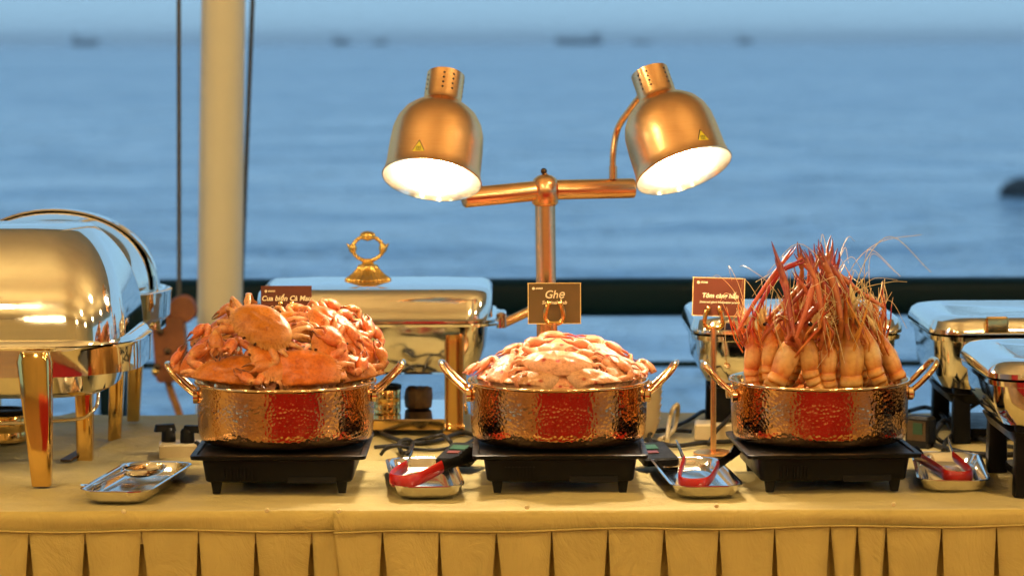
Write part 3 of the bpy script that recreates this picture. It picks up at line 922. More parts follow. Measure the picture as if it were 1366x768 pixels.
flat_chafer(at(940, 430, 4.97).x - .022, 4.97, .375, .36, .221, .187, .094, 'flat-lidded chafing dish on a black stand behind the prawn pot', False)
flat_chafer(at(1255, 430, 4.90).x - .014, 4.90, .46, .36, .224, .192, .090, 'flat-lidded chafing dish in the right rear, with a gold lid latch')
flat_chafer(at(1335, 500, 4.30).x - .012, 4.30, .46, .37, .215, .185, .105, 'flat-lidded chafing dish nearest the front, cut by the right edge')

# ---------------------------------------------------------------- trays, tongs, spoon
def make_tray():
    m = MB()
    hx, hy = .057, .158
    m.rbox([(.001, hx - .020, hy - .020, .026), (.0, hx - .016, hy - .016, .028), (.004, hx - .010, hy - .010, .030), (.017, hx - .005, hy - .005, .032), (.0185, hx, hy, .034), (.0200, hx, hy, .034), (.0198, hx - .004, hy - .004, .032), (.0175, hx - .007, hy - .007, .031), (.005, hx - .013, hy - .013, .029), (.0025, hx - .019, hy - .019, .026)], 8)
    return m
tray_me = make_tray().mesh('steel_tray', 30); tray_me.materials.append(MATS['steel_tray'])
for (x, y, rz, lab) in ((-.592, 4.455, -7, 'small steel tray holding a spoon, at the left before the gold-legged dish'),
                        (-.141, 4.495, 4.5, 'small steel tray between the mud crab pot and the middle pot'),
                        (.291, 4.49, 4, 'small steel tray between the middle pot and the prawn pot'),
                        (.703, 4.54, -6, 'small steel tray right of the prawn pot')):
    o = link('steel_tray', tray_me, None, (x, y, .0012), (0, 0, R(rz)))
    tag(o, lab, 'tray', 'steel tong trays')

def tongs(label, bend, left, right, tip_l, tip_r, wide=.023, fr=(.52, .52)):
    """bend: the sprung end; left/right: world points of the two tips; stands on edge"""
    bend, left, right = Vector(bend), Vector(left), Vector(right)
    T = thing('tongs', label, 'tongs', bend, 0, 'red-handled tongs')
    lv, rv = left - bend, right - bend
    ln, rn = lv.normalized(), rv.normalized()
    g = .020
    # red sleeve round the bend and both grips
    side = (rn - ln); side.z = 0; side.normalize()
    def grip(v, n, q): return [side * (g * q) + n * .008, side * (g * q) + v * .12, v * .25 + side * g * q * .7, v * .5]
    a = grip(lv, ln, -1); b = grip(rv, rn, 1)
    back = -(ln + rn).normalized() * .006
    path = curve([lv * fr[0], lv * .25 + a[0] * .6, a[0], back + side * (-g * .45), back + side * (g * .45), b[0], rv * .25 + b[0] * .6, rv * fr[1]], 48)
    m = MB(); m.tube(path, [(.0026, wide / 2)] * len(path), 8, up=(0, 0, 1))
    # ellipse's long side stands up: swap by building with sideways reference
    m.build('grip', 'red_grip', T, 60)
    for (v, n, fr_, kind) in ((lv, ln, fr[0], tip_l), (rv, rn, fr[1], tip_r)):
        st = v * (fr_ - .02)
        if kind == 'steel':
            m = MB(); m.tube([st, v * .7, v * .9, v], [(.0015, wide * .42), (.0015, wide * .36), (.0015, wide * .25), (.001, wide * .06)], 8, up=(0, 0, 1)); m.build('arm', 'steel_tray', T, 40)
        else:
            m = MB(); m.tube([st, v * .78], [(.0016, wide * .40), (.0016, wide * .42)], 8, up=(0, 0, 1)); m.build('arm', 'black_plastic', T, 40)
            m = MB(); n_ = 15
            pp, rr = [], []
            for k in range(n_):
                q = k / (n_ - 1)
                pp.append(v * (.76 + .24 * q) + Vector((0, 0, .004 * sin(q * 3))))
                rr.append((.0030, wide * (.46 + .16 * sin(q * pi)) * (1 - .35 * max(0, q - .8) / .2) * (1.10 if k % 2 else .93)))
            m.tube(pp, rr, 10, up=(0, 0, 1)); m.build('tip', 'black_plastic', T, 40)
    return T
tongs('red-handled tongs with black tips in the tray between the mud and pale crabs',
      at(535, 640, 4.40), at(551, 600, 4.62), at(640, 605, 4.50), 'steel', 'black', .020, (.45, .52))
tongs('red-handled tongs standing open in the tray left of the prawn pot',
      at(925, 643, 4.38), at(902, 587, 4.56), at(989, 598, 4.60), 'steel', 'black', .018, (.52, .5))
tongs('red-handled tongs in the tray right of the prawn pot',
      at(1280, 634, 4.44), at(1216, 604, 4.62), at(1264, 583, 4.60), 'black', 'steel', .018, (.93, .5))
p = at(178, 640, 4.44)
T = thing('serving_spoon', 'steel serving spoon lying in the leftmost tray', 'spoon', (-.588, 4.50, .006), R(-32))
m = MB(); rg = []
for k in range(11):
    q = k / 10; wv = .030 * math.sqrt(max(.0004, 1 - (2 * q - 1) ** 2)) 
    rg.append([(wv * cos(pi * j / 10), -.045 + .09 * q, .022 - .016 * math.sqrt(max(0, 1 - (2 * q - 1) ** 2)) * sin(pi * j / 10)) for j in range(11)])
m.loft(rg, False, False, False); m.build('bowl', 'steel', T, 60)
m = MB(); m.tube(curve([(0, -.044, .022), (.0, -.075, .017), (.004, -.125, .012), (.010, -.16, .016)], 12), [(.004, .0015)] * 13, 8); m.build('stem', 'steel', T, 60)

# ---------------------------------------------------------------- name cards on stands
def text_mesh(s, size, shear=.22, bold=.0, spacing=1.0, align='CENTER'):
    cu = bpy.data.curves.new('lettering', 'FONT')
    cu.body = s; cu.size = size; cu.shear = shear; cu.offset = bold; cu.align_x = align; cu.align_y = 'CENTER'; cu.space_character = spacing
    cu.resolution_u = 3; cu.extrude = .0002
    o = bpy.data.objects.new('lettering', cu); col.objects.link(o)
    dg = bpy.context.evaluated_depsgraph_get(); dg.update()
    me = bpy.data.meshes.new_from_object(o.evaluated_get(dg))
    bpy.data.objects.remove(o); bpy.data.curves.remove(cu)
    me.name = 'lettering'
    return me
def card(uc, vc, y, wpx, hpx, tilt, mat, lines, label, border, rod_v, clip_dv, rod_u=None, rod_base_y=None, clip=True, lab2=''):
    c = at(uc, vc, y); k = y / F
    w, h = wpx * k, hpx * k
    T = thing('name_card', label, 'sign', c, 0, 'dish name cards')
    T.rotation_euler = (R(-4), R(tilt), 0)
    m = MB(); m.box((0, 0, 0), (w, .0016, h)); m.build('board', mat, T, 0)
    if border:
        e = .0011
        for (x, z, dx, dz) in ((0, h / 2, w + .002, e), (0, -h / 2, w + .002, e), (-w / 2, 0, e, h - e), (w / 2, 0, e, h - e)):
            m = MB(); m.box((x, 0, z), (dx, .0022, dz)); m.build('border', 'card_edge', T, 0)
    for (s, size, x, z, bold, mt) in lines:
        me = text_mesh(s, size * k, .22, bold * k)
        me.materials.append(MATS[mt])
        o = link('lettering', me, T, (x * k, -.0013, z * k), (R(90), 0, 0))
    # small emblem in the corner: a ring mark and a tiny line of type
    m = MB(); m.m = Matrix.Translation((-w * .40, -.0012, h * .37)) @ Matrix.Rotation(R(90), 4, 'X'); m.lathe([(1.9 * k, 0), (1.9 * k, .0004)], 10); em = m.build('emblem', 'card_text', T, 0)
    for q in range(6):
        m = MB(); m.box((-w * .36 + q * 1.6 * k + k, -.0012, h * .37 + .2 * k * (q % 2)), (1.1 * k, .0004, 2.2 * k)); m.build('emblem_mark', 'card_text', T, 0)
    # stand
    ru = uc if rod_u is None else rod_u
    sy = y - .006
    top = at(ru, vc + clip_dv, sy)
    S = thing('card_stand', lab2, 'card stand', (top.x, sy, 0), 0, 'card stands')
    zt = top.z
    m = MB(); m.tube([(0, 0, .004), (0, 0, zt)], 4 * k, 12); m.build('rod', 'copper_brushed', S, 40)
    m = MB(); m.lathe([(.034, 0), (.034, .003), (.03, .005), (.006, .007)], 28); m.build('foot', 'copper_brushed', S, 40)
    pts = []
    for (x, z) in ((-10, 25), (-13, 19), (-15, 11), (-14, 4), (-9, 0), (0, -1), (9, 0), (14, 4), (15, 11), (13, 19), (10, 25)):
        pts.append((x * k * .8, 0, zt + z * k))
    m = MB(); cc = curve(pts, 40); m.tube(cc, [(3.0 * k, .0018)] * len(cc), 8, up=(0, 1, 0)); cl = m.build('clip', 'gold', S, 60)
    for s in (-1, 1):
        m = MB(); m.sphere((s * 7.6 * k, -.001, zt + 26 * k), 3.8 * k, 10, 8); m.build('clip_ball', 'gold', cl, 60)
card(382, 408.5, 4.72, 68, 55, 0, 'card_brown', [('Cua biển Cà Mau', 9.4, 0, 10.5, .24, 'card_text'), ('Ca Mau mud crab', 6.2, 0, -1.5, .05, 'card_text')],
     'brown name card behind the mud crabs, lettered Cua biển Cà Mau', False, 600, 22, lab2='copper card stand holding the name card behind the mud crabs')
card(739.5, 404.5, 4.72, 70, 54, 0, 'card_olive', [('Ghẹ', 15, 0, 11.5, .12, 'card_text'), ('Sentinel crab', 6.4, 0, 1.0, .14, 'card_text')],
     'olive brown name card before the lamp pole, lettered Ghẹ', True, 600, 26, lab2='copper card stand with horseshoe clip before the lamp pole')
card(958.5, 396, 4.83, 69, 51, 2.0, 'card_brown', [('Tôm càng hấp', 8.4, 2, 1.5, .20, 'card_text'), ('Steamed giant freshwater prawn', 4.1, 1.5, -7.0, .06, 'card_text')],
     'dark red-brown name card left of the prawns, lettered Tôm càng hấp', True, 605, 41, rod_u=952, lab2='copper card stand with a tall thin rod left of the prawn pot')

# ---------------------------------------------------------------- plugs, sockets, cables, bowls
p = onz(236, 612)
T = thing('socket_box', 'cream power socket box left of the mud crab pot', 'power socket', (p.x + .002, p.y + .035, .0015), R(6))
m = MB(); m.rbox([(0, .036, .034, .004), (.020, .036, .034, .004), (.0225, .033, .031, .004)], 3); m.build('case', 'cream_plastic', T, 30)
for (x, y, rz, lab) in ((-.020, .012, 25, 'black plug in the left hole of the cream socket box'), (.012, -.008, -15, 'black plug in the right hole of the cream socket box')):
    q = T.matrix_world if False else Matrix.Translation(T.location) @ Matrix.Rotation(R(6), 4, 'Z')
    w_ = q @ Vector((x, y, .0225))
    P = thing('plug', lab, 'plug', w_, R(rz), 'plugs in the socket box')
    m = MB(); m.lathe([(.012, 0), (.0125, .004), (.0115, .020), (.009, .024)], 18); m.build('body', 'black_plastic', P, 40)
    m = MB(); m.rbox([(.018, .019, .008, .004, .012 if x > 0 else -.006, 0), (.030, .016, .007, .004, .012 if x > 0 else -.006, 0)], 3); m.build('grip', 'black_plastic', P, 40)
def cable(pts, r, label, mat='black_rubber', cat='cable', grp='cables on the table'):
    P = []
    for q in pts:
        P.append(onz(q[0], q[1], q[2] if len(q) > 2 else r + .001))
    m = MB(); m.tube(curve(P, 12 * len(P)), r, 8)
    o = m.build('cable', mat, smooth=60); tag(o, label, cat, grp)
cable([(262, 590, .025), (268, 596, .02), (275, 604), (290, 612)], .004, 'short black cable running from the plug under the mud crab pot')
cable([(498, 568), (515, 580), (545, 590), (580, 588), (615, 577), (640, 582)], .0045, 'thick black cable curving past the foot of the middle chafing dish')
cable([(500, 596), (540, 592), (560, 586), (575, 583, .02), (590, 580, .025), (600, 588, .02), (604, 596)], .0035, 'thin black cable looping up behind the tray of black-tipped tongs')
cable([(508, 606), (515, 598, .015), (530, 594, .02), (548, 598), (575, 600), (600, 597), (625, 590), (645, 575)], .0032, 'thin black cable lying along the back of the tongs tray near the middle pot')
cable([(536, 604), (532, 592, .015), (540, 586, .02), (550, 590, .012), (546, 602), (538, 604)], .0040, 'small coil of black cable behind the tongs tray near the middle pot')
cable([(864, 566), (880, 575), (915, 562), (940, 548, .01), (955, 560, .005), (965, 575)], .0038, 'black cable arching behind the rod of the card stand by the prawns')
cable([(862, 586), (885, 592), (905, 594), (940, 590), (975, 588), (1000, 580)], .0042, 'black cable running flat behind the tray left of the prawn pot')
cable([(870, 592), (866, 580, .01), (880, 573, .01), (905, 574), (922, 575)], .0034, 'thin black cable bending beside the cream bowls')
cable([(945, 592), (955, 575, .02), (970, 560, .035), (985, 545, .05)], .0038, 'black cable rising toward the stand behind the prawn pot')
cable([(890, 588), (893, 560, .03), (898, 545, .05), (904, 540, .055), (903, 556, .03), (897, 575, .01), (880, 586)], .0042, 'cream cable standing in a loop beside the cream bowls', 'cream_plastic')
cable([(1216, 575), (1240, 590), (1270, 600), (1300, 605), (1345, 606), (1400, 604)], .0048, 'thick black cable running behind the tray right of the prawn pot')
cable([(1212, 548, .02), (1235, 543, .02), (1255, 552, .02), (1275, 575), (1310, 585), (1366, 580)], .0042, 'black cable arching beside the display box on the right')
cable([(1238, 595), (1250, 570, .02), (1262, 560, .03), (1272, 575, .01), (1262, 590), (1248, 580, .02), (1256, 566, .03)], .0040, 'black cable knotted in a coil behind the right tray')
cable([(1230, 570), (1265, 560, .02), (1300, 540, .05), (1325, 525, .07)], .0036, 'thin black cable rising to the stand of the right rear dish')
cable([(1258, 600), (1264, 585, .01), (1285, 575, .01), (1320, 590), (1366, 598)], .0038, 'thin black cable trailing right below the right rear dish')
p = onz(955, 588)
m = MB(); m.rbox([(0, .040, .034, .004), (.024, .040, .034, .004), (.027, .037, .031, .004)], 3)
o = m.build('socket_strip', 'cream_plastic', smooth=30, loc=(p.x + .005, p.y + .04, .0015), rot=(0, 0, R(-4))); tag(o, 'cream power strip behind the rod of the card stand', 'power socket')
bx, by = at(856, 520, 5.02).x, 5.02
for k in range(6):
    z = .002 + k * .0125
    m = MB(); r0 = .022 + .0012 * k
    m.lathe([(.012, 0), (.020, .001), (.028 + .001 * k, .016), (.0335 + .0008 * k, .032), (.0345 + .0008 * k, .034), (.033, .033), (.026, .015), (.010, .004)], 36)
    o = m.build('bowl', 'cream_ceramic', smooth=50, loc=(bx, by, z))
    tag(o, ('lowest', 'second lowest', 'third lowest', 'third highest', 'second highest', 'topmost')[k] + ' cream bowl in the stack behind the pale crab pot', 'bowl', 'stacked cream bowls')

# ---------------------------------------------------------------- crabs
def lerp3(a, b, t): return tuple(x + (y - x) * t for x, y in zip(a, b))
def crab_mesh(kind, seed):
    """one crab: width 1, front +Y, shell up +Z; body, claws and legs in one skin"""
    rnd = random.Random(seed)
    mud = kind == 'mud'
    if mud:
        C_top, C_edge, C_bot = (.56, .135, .012), (.74, .33, .10), (.78, .50, .22)
        C_leg, C_claw, C_tip = (.76, .31, .13), (.66, .17, .045), (.08, .025, .010)
        fy, by, hgt = .33, .34, .165
    else:
        C_top, C_edge, C_bot = (.70, .32, .15), (.78, .43, .22), (.86, .60, .34)
        C_leg, C_claw, C_tip = (.76, .30, .13), (.74, .26, .11), (.38, .05, .03)
        fy, by, hgt = .27, .25, .15
    m = MB()
    NT_, NR = 224, 11
    def outline(th):
        c, s = cos(th), sin(th)
        x = .5 * math.copysign(abs(c) ** .92, c)
        y = (fy if s > 0 else by) * math.copysign(abs(s) ** .80, s)
        if s < 0: x *= 1 - .30 * (-s) ** 1.3
        a = math.degrees(math.atan2(abs(s), abs(c)))
        k = 1.0
        if s > 0 and 6 < a < 72:         # teeth of the front side margin
            ph = (a - 6) / 66 * 9
            k += .085 * (1 - abs(2 * (ph - math.floor(ph)) - 1)) ** 1.4
        if s > 0 and a > 74: k += .02 * abs(sin((a - 74) * .55))
        if not mud and s >= 0 and a < 7: k += .20 * (1 - a / 7)
        return x, y, k
    tops, cols, bots = [], [], []
    for i in range(NR + 1):
        rho = (i / NR) ** .85
        rt, rc, rbm = [], [], []
        for j in range(NT_):
            th = 2 * pi * j / NT_
            ox, oy, kt = outline(th)
            kk = 1 + (kt - 1) * rho ** 16
            x, y = ox * rho * kk, oy * rho * kk
            z = hgt * max(0, 1 - rho ** 2.6) ** .62
            z += .010 * (1 - rho ** 2) * sin(x * 26) * cos(y * 23) + .020 * noise.noise(Vector((x * 8, y * 8, seed))) * (1 - rho ** 3)
            z -= .020 * math.exp(-((y + .02 + .25 * x * x) / .03) ** 2) * math.exp(-(x / .22) ** 2) * (1 if mud else .5)   # groove
            rt.append((x, y, z))
            cc = lerp3(C_top, C_edge, rho ** 7)
            if not mud:                  # three dark red spots towards the rear edge
                for sx in (-.20, 0, .20):
                    d_ = math.hypot((x - sx), (y + .10 - abs(sx) * .12) * 1.1)
                    cc = lerp3((.42, .05, .02), cc, min(1, max(0, (d_ - .024) / .018)))
            rc.append(cc)
            rbm.append((x * .98, y * .98, -.11 * max(0, 1 - rho ** 2.2) ** .6 - .006))
        tops.append(rt); cols.append(rc); bots.append(rbm)
    flat = [p for r in tops for p in r]; fc = [c for r in cols for c in r]
    fs = []
    for i in range(NR):
        for j in range(NT_):
            k = (j + 1) % NT_
            fs.append((i * NT_ + j, (i + 1) * NT_ + j, (i + 1) * NT_ + k, i * NT_ + k))
    m.add(flat, fs, fc)
    m.add([p for r in bots for p in r], [f[::-1] for f in fs], [C_bot] * len(flat))
    # skirt between the two shells
    e1, e2 = tops[-1], bots[-1]
    m.loft([e2, e1], False, False, cols=[C_bot, C_edge])
    # eyes
    for s in (-1, 1):
        m.cc = C_tip; m.tube([(s * .09, fy * .90, .02), (s * .105, fy * 1.06, .045)], [.016, .022], 7)
    # legs
    wob = lambda a: rnd.uniform(-a, a)
    for s in (-1, 1):
        for i in range(4):
            fold = rnd.uniform(.15, 1.0)
            b0 = Vector((s * (.34 + .02 * i), .14 - .105 * i, -.045))
            ang = R(22 - 24 * i + wob(12))
            dr = Vector((s * cos(ang), sin(ang), 0))
            pad = (i == 3)
            r0 = (.039 if mud else .030) * (1.0 if not pad else 1.05)
            p1 = b0 + dr * (.22 + wob(.03)) + Vector((0, 0, .10 - .12 * fold + wob(.04)))
            d2 = (dr + Vector((s * .1, -.35 * fold, -.35 - .9 * fold))).normalized()
            p2 = p1 + d2 * .10
            d3 = (dr * (.4 - .9 * fold) + Vector((wob(.2), wob(.3) - .2, -1.0 + .4 * (1 - fold)))).normalized()
            p3 = p2 + d3 * .17
            p4 = p3 + (d3 + Vector((-s * .3 * fold, wob(.4), .1))).normalized() * .15
            cj = lerp3(C_leg, C_edge, .6)
            if pad:
                m.tube([b0, (b0 + p1) / 2, p1, p2, p3, p3 + (p4 - p3) * .5, p4], [(r0 * .9, r0 * .7), (r0 * 1.4, r0 * .6), (r0 * .9, r0 * .6), (r0 * 1.3, r0 * .5), (r0 * 1.1, r0 * .35), (r0 * 1.9, r0 * .28), (r0 * .3, r0 * .2)], 8, cols=[C_leg, C_leg, cj, C_leg, cj, C_leg, C_edge])
            else:
                m.tube([b0, b0 + (p1 - b0) * .45, b0 + (p1 - b0) * .93, p1, p2, p2 + (p3 - p2) * .4, p3, p3 + (p4 - p3) * .3, p4],
                       [(r0, r0 * .7), (r0 * 1.35, r0 * .75), (r0 * 1.05, r0 * .75), r0 * .72, r0 * .9, (r0 * 1.05, r0 * .6), r0 * .62, (r0 * .66, r0 * .45), r0 * .10], 8,
                       cols=[C_leg, C_leg, C_leg, cj, C_leg, C_leg, cj, C_leg, C_tip])
    # claws
    for s in (-1, 1):
        k = (1.0 if mud else .80)
        L = (1.0 if mud else 1.02)
        o_ = rnd.uniform(-.25, .35) if mud else rnd.uniform(-.35, .05)
        b0 = Vector((s * .27, .20, -.04))
        p1 = b0 + Vector((s * (.22 + .08 * o_), .17 + wob(.03), .02 + wob(.03))) * L
        p2 = p1 + Vector((-s * .02 + s * .08 * o_, .11, .01)) * L
        pd = Vector((-s * (.75 - .9 * o_), .45 + .5 * o_, -.10 + wob(.12))).normalized()
        p3 = p2 + pd * .24 * L
        r_ = .105 * k
        m.tube([b0, b0 + (p1 - b0) * .5, p1], [.05 * k, .075 * k, .058 * k], 10, cols=[C_leg, C_claw, C_leg])
        m.tube([p1 - (p2 - p1) * .2, (p1 + p2) / 2, p2], [.05 * k, .078 * k, .05 * k], 10, cols=[C_leg, C_claw, C_edge])
        up = Vector((0, 0, 1))
        m.tube([p2 - pd * .02, p2 + pd * .05 * L, p2 + pd * .13 * L, p2 + pd * .21 * L, p3], [(.05 * k, .05 * k), (r_ * .95, r_ * .72), (r_ * 1.08, r_ * .80), (r_ * .95, r_ * .7), (r_ * .7, r_ * .5)], 12, cols=[C_edge, C_claw, C_claw, C_claw, lerp3(C_claw, C_edge, .5)])
        sd = pd.cross(up).normalized() * s
        for q, op in ((1, .35), (-1, .12)):   # the two fingers
            bq = p3 - pd * .03 + sd * (q * r_ * .45)
            f1 = bq + pd * .11 * L + sd * (q * op * .10)
            f2 = bq + pd * .23 * L + sd * (q * op * .02 - q * .03)
            pts = curve([bq - pd * .03, bq + pd * .03, f1, f2], 9)
            n = len(pts)
            m.tube(pts, [r_ * .44 * (1 - (i / (n - 1)) ** 1.5 * .88) * (1.06 if i % 2 else .95) for i in range(n)], 8, cols=[lerp3(C_claw, C_tip, max(0, (i / (n - 1) - .45) / .55) ** .8) for i in range(n)])
    return m

crab_me = {}
for kind, n in (('mud', 5), ('pale', 5)):
    for k in range(n):
        me = crab_mesh(kind, 11 + 7 * k + (100 if kind == 'pale' else 0)).mesh('crab', 50)
        me.materials.append(MATS['crab_shell']); crab_me[kind, k] = me
def keep_inside(me, Mx, c):
    """press what would stick through the pot wall back inside it"""
    bad = False; out = []
    for v in me.vertices:
        w = Mx @ v.co
        d = Vector((w.x - c.x, w.y - c.y))
        lim = .131 if w.z < .166 else .131 + (w.z - .166) * 4
        if w.z < .185 and d.length > lim:
            d = d.normalized() * lim; w = Vector((c.x + d.x, c.y + d.y, w.z)); bad = True
        if w.z < POTZ + .010: w.z = POTZ + .010; bad = True
        out.append(w)
    if not bad: return me
    me = me.copy(); inv = Mx.inverted()
    for v, w in zip(me.vertices, out): v.co = inv @ w
    me.update()
    return me
def put_crab(name, kind, k, pos, N, Fv, size, label, group):
    N = Vector(N).normalized(); Fv = Vector(Fv)
    Fv = (Fv - N * Fv.dot(N)).normalized()
    X = Fv.cross(N)
    Mx = Matrix((X, Fv, N)).transposed().to_4x4()
    W_ = Matrix.Translation(pos) @ Mx @ Matrix.Diagonal((size, size, size, 1))
    o = link(name, keep_inside(crab_me[kind, k], W_, PC[1] if kind == 'mud' else PC[2]))
    o.matrix_world = W_
    tag(o, label, 'crab', group)
    return o
G1 = 'mud crabs heaped in the left pot'
MC = [ # u, v, y, normal, front, size, variant, label
 (350, 435, 4.455, (.05, -.80, .6), (-.45, .0, -.85), .106, 4, 'orange mud crab on top of the heap, shell facing forward'),
 (360, 478, 4.44, (.25, -.62, .75), (-.85, -.1, -.35), .094, 1, 'mud crab lying sideways below the topmost one, pale rim showing'),
 (408, 496, 4.43, (.05, -.88, .45), (.1, .3, 1), .112, 2, 'mud crab with full orange shell at the front pot rim, right of centre'),
 (302, 503, 4.44, (-.1, -.85, .5), (-.2, .3, 1), .108, 3, 'smooth orange mud crab at the front pot rim, left of centre'),
 (268, 478, 4.51, (-.55, -.65, .5), (-.6, .3, .5), .090, 0, 'mud crab with folded legs at the left side of the heap'),
 (444, 436, 4.52, (.35, -.55, .75), (.4, .6, .3), .096, 1, 'pinkish mud crab high on the right of the heap'),
 (474, 462, 4.52, (.6, -.60, .5), (.1, .7, .6), .092, 0, 'mud crab with claws at the right side of the heap'),
 (470, 496, 4.48, (.4, -.80, .4), (.3, .3, .8), .088, 4, 'mud crab tucked by the right pot handle'),
 (298, 440, 4.54, (-.5, -.4, .75), (-.5, .5, .4), .094, 2, 'mud crab at the upper left shoulder of the heap'),
 (402, 438, 4.55, (.2, -.5, .85), (.3, .6, .2), .094, 3, 'mud crab with a raised claw before the name card'),
 (268, 505, 4.49, (-.4, -.8, .5), (-.5, .3, .6), .082, 0, 'small mud crab wedged at the left pot rim'),
 (440, 466, 4.465, (.35, -.7, .6), (.7, .4, -.1), .090, 3, 'mud crab showing legs at the middle right of the heap'),
]
for (u, v, y, N, Fv, sz, k, lab) in MC:
    put_crab('mud_crab', 'mud', k, at(u, v, y), N, Fv, sz, lab, G1)
rnd = random.Random(5)
c1 = PC[1]
for k in range(9):                        # the ones half buried in between
    a = k * 2.4
    r_ = .02 + .05 * ((k * .37) % 1)
    put_crab('mud_crab', 'mud', k % 5, (c1.x + r_ * cos(a), c1.y + .02 + r_ * sin(a), .155 + .050 * (1 - r_ / .08) + .008 * (k % 3)), (cos(a) * .4, sin(a) * .4 - .3, .8), (rnd.uniform(-1, 1), rnd.uniform(-1, 1), .1), .088, 'mud crab half buried inside the left heap', G1)
for k, (u, v, y) in enumerate(((474, 446, 4.56), (290, 488, 4.54), (478, 484, 4.54), (300, 464, 4.55), (345, 500, 4.52), (440, 498, 4.53))):
    put_crab('mud_crab', 'mud', (k + 2) % 5, at(u, v, y), ((u - 381) / 160, -.7, .5), (rnd.uniform(-1, 1), .1, .6), .072, 'mud crab half buried inside the left heap', G1)

G2 = 'pale crabs heaped in the middle pot'
PCB = [
 (744, 486, 4.46, (.02, -.50, .86), (.05, .85, .4), .110, 0, 'pale crab with red spots at the centre of the middle heap'),
 (795, 512, 4.44, (.15, -.70, .7), (.25, .6, .6), .098, 1, 'pale crab at the front rim, right of centre in the middle pot'),
 (705, 514, 4.44, (-.15, -.72, .7), (-.2, .6, .6), .100, 2, 'pale crab at the front rim, left of centre in the middle pot'),
 (752, 468, 4.55, (.0, -.30, .95), (.3, .9, .1), .112, 3, 'topmost pale crab of the middle heap'),
 (672, 496, 4.48, (-.3, -.40, .9), (-.8, .4, -.1), .094, 4, 'pale crab at the left shoulder of the middle heap'),
 (652, 508, 4.51, (-.3, -.5, .8), (-.7, .3, .1), .084, 0, 'pale crab by the left handle of the middle pot'),
 (812, 482, 4.51, (.3, -.40, .88), (.55, .75, -.1), .098, 2, 'pale crab at the upper right of the middle heap'),
 (842, 502, 4.51, (.35, -.5, .8), (.7, .3, .0), .086, 3, 'pale crab by the right handle of the middle pot'),
 (690, 484, 4.53, (-.3, -.35, .9), (-.5, .75, -.1), .096, 1, 'pale crab at the upper left of the middle heap'),
 (828, 512, 4.465, (.2, -.7, .7), (.5, .4, .3), .076, 4, 'pale crab low at the right front rim of the middle pot'),
 (748, 516, 4.445, (0, -.7, .7), (.1, .6, .5), .084, 3, 'pale crab at the very middle of the front rim'),
]
for (u, v, y, N, Fv, sz, k, lab) in PCB:
    put_crab('pale_crab', 'pale', k, at(u, v, y), N, Fv, sz, lab, G2)
c2 = PC[2]
for k in range(13):
    a = k * 2.4 + .5
    r_ = .02 + .078 * ((k * .37) % 1)
    put_crab('pale_crab', 'pale', k % 5, (c2.x + r_ * cos(a), c2.y + .02 + r_ * sin(a), .134 + .042 * (1 - r_ / .12) + .006 * (k % 2)), (cos(a) * .4, sin(a) * .4 - .2, .9), (rnd.uniform(-1, 1), rnd.uniform(-1, 1), 0), .092, 'pale crab half buried inside the middle heap', G2)

